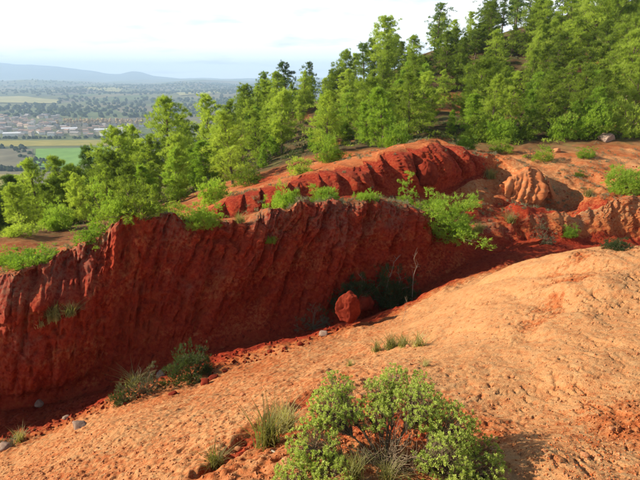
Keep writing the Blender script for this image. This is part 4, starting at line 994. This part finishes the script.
# houses of the village
M_WALL = [flat_mat('white_render', (.62, .60, .55), (.74, .72, .67), .3), flat_mat('cream_render', (.52, .44, .32), (.62, .54, .41), .3), flat_mat('pale_stone_wall', (.36, .32, .27), (.46, .42, .36), .3)]
M_ROOF = [flat_mat('terracotta_tiles', (.30, .20, .15), (.42, .31, .25), .6), flat_mat('weathered_tiles', (.27, .25, .24), (.38, .35, .33), .6), flat_mat('pale_sheet_roof', (.55, .56, .58), (.66, .67, .69), .6)]
def house_mesh(w, d, h, rh):
    a, b, e = w / 2, d / 2, .5
    V = [(-a,-b,-1),(a,-b,-1),(a,b,-1),(-a,b,-1),(-a,-b,h),(a,-b,h),(a,b,h),(-a,b,h),(-a,0,h+rh),(a,0,h+rh)]
    Fw = [(0,1,5,4),(1,2,6,9,5),(2,3,7,6),(3,0,4,8,7)]
    me = bpy.data.meshes.new('wall'); me.from_pydata(V, [], Fw); me.update()
    s = rh / b; z0 = h - e * s
    Vr = []
    for dz in (.12, .42): Vr += [(-a-e,-b-e,z0+dz),(a+e,-b-e,z0+dz),(a+e,0,h+rh+dz),(-a-e,0,h+rh+dz),(a+e,b+e,z0+dz),(-a-e,b+e,z0+dz)]
    Fr = [(6,7,8,9),(9,8,10,11),(1,0,3,2),(2,3,5,4),(0,1,7,6),(4,5,11,10),(1,2,8,7),(2,4,10,8),(3,0,6,9),(5,3,9,11)]
    mr = bpy.data.meshes.new('roof'); mr.from_pydata(Vr, [], Fr); mr.update()
    return me, mr
HP = []
for (w, d, h, rh) in ((11, 9, 6, 2.0), (15, 10, 6.5, 2.2), (9, 8, 8, 1.8), (20, 11, 6, 2.2), (34, 16, 6, 2.2)):
    for wi in range(3):
        a, b = house_mesh(w, d, h, rh); a.materials.append(M_WALL[wi]); b.materials.append(M_ROOF[2 if w > 30 else (wi + (w == 15)) % 2]); HP.append((w, wi, a, b))
WN = ['white', 'cream', 'stone coloured']
used = []
def put_house(q, k, rz, label, group):
    w, wi, a, b = HP[k]; o = thing('house', label, 'house', (q[0], q[1], VALLEY), rz, 1.05, group); link('wall', a, o); link('roof', b, o)
for (u, v, k, rz, lb) in [(115,133.5,12,.15,'long white warehouse with pale roof at the end of the village'),(103,132.2,13,.1,'long cream shed beside the long white warehouse'),(124,134.5,12,-.2,'white industrial hall beyond the warehouse beside the vineyard'),(70,131,13,.3,'long cream hall in the middle of the village'),(13,136,12,.2,'long white hall at the vineyard edge of the village')]:
    q = pv(u, v); used.append(q); put_house(q, k, rz, lb, None)
tries = 0
while len(used) < 150 and tries < 5000:
    tries += 1
    u = g2.uniform(-25, 142); v = g2.uniform(116, 137)
    if u > 60 and v < 126.5: continue
    if g2.uniform() > np.interp(u, [-25, 60, 142], [.9, .8, .45]): continue
    q = pv(u, v)
    if any(np.hypot(*(q - p_)) < (17 if i_ >= 5 else 36) for i_, p_ in enumerate(used)): continue
    used.append(q); k = int(g2.integers(0, 12)); w, wi = HP[k][:2]
    size = {11: 'small', 15: 'mid sized', 9: 'tall narrow', 20: 'long'}[w]
    put_house(q, k, g2.uniform(-.5, .5) + (1.57 if g2.uniform() < .4 else 0), f'{size} {WN[wi]} house with tiled roof in the valley village', f'{size} {WN[wi]} houses of the village')

# ------------------------------------------------------------------ mountains on the horizon
def range_mesh(name, crest, y0, foot, depth, seed, label, mat, rough):
    n = 220; us = np.linspace(crest[0][0], crest[-1][0], n); vsn = np.interp(us, [c[0] for c in crest], [c[1] for c in crest]) + rough * fbm(us / 22, us * 0, 0, 3, seed)
    C_ = np.array([px(a, b, y0) for a, b in zip(us, vsn)]); rows = 30; V = []
    for r in range(rows):
        t = r / (rows - 1) * 2 - 1                    # -1 foot, 0 crest, 1 back
        f = (1 - abs(t)) ** 1.2; yy = y0 + t * depth; xx = C_[:, 0] * (yy / y0)
        z = foot + (C_[:, 2] - foot) * f * (1 + .35 * (1 - f) * fbm(xx / 900, np.full(n, yy / 900), 0, 3, seed + 3))
        V.append(np.c_[xx, np.full(n, yy), z])
    i = np.arange(rows - 1)[:, None] * n + np.arange(n - 1)[None]
    F = np.stack([i, i + 1, i + n + 1, i + n], -1).reshape(-1, 4)
    tag(link(name, mesh_np(name, np.concatenate(V), F, mat)), label, kind='structure')
M_MTN = flat_mat('mountain_forest', (.030, .045, .030), (.075, .085, .060), .0016)
range_mesh('mountains', [(-420,66),(-200,62),(0,62.5),(30,64),(60,67),(92,70.5),(105,73),(118,74),(130,71),(140,71.5),(155,75.5),(172,77),(200,81.5),(225,83.5),(260,84),(330,85),(500,80),(800,75)], 12500, -130, 2600, 111, 'long blue mountain range on the horizon', M_MTN, 1.0)
range_mesh('hills', [(-420,86),(-100,84),(0,83),(40,84),(80,85.5),(120,86.5),(160,86),(200,87.5),(250,88.5),(400,88),(800,85)], 8200, -130, 1500, 117, 'low hazy wooded hills before the mountains', M_MTN, 1.2)

# ------------------------------------------------------------------ the air of the valley
hm, hnt, hN, hL = new_mat('valley_haze')
pvn = node(hnt, 'ShaderNodeVolumePrincipled'); pvn.inputs['Color'].default_value = (.54, .74, 1.0, 1); pvn.inputs['Density'].default_value = 1.45e-4; pvn.inputs['Anisotropy'].default_value = .0
ho = node(hnt, 'ShaderNodeOutputMaterial'); hL.new(pvn.outputs[0], ho.inputs['Volume'])
bm = bmesh.new(); bmesh.ops.create_cube(bm, size=1)
lo, hi = Vector((-28000, -400, -145)), Vector((28000, 16050, 350))
for v in bm.verts: v.co = Vector([lo[i] + (hi[i] - lo[i]) * (v.co[i] + .5) for i in range(3)])
me = bpy.data.meshes.new('haze'); bm.to_mesh(me); bm.free(); me.materials.append(hm)
tag(link('haze', me), 'thin blue haze filling the valley air', kind='stuff')
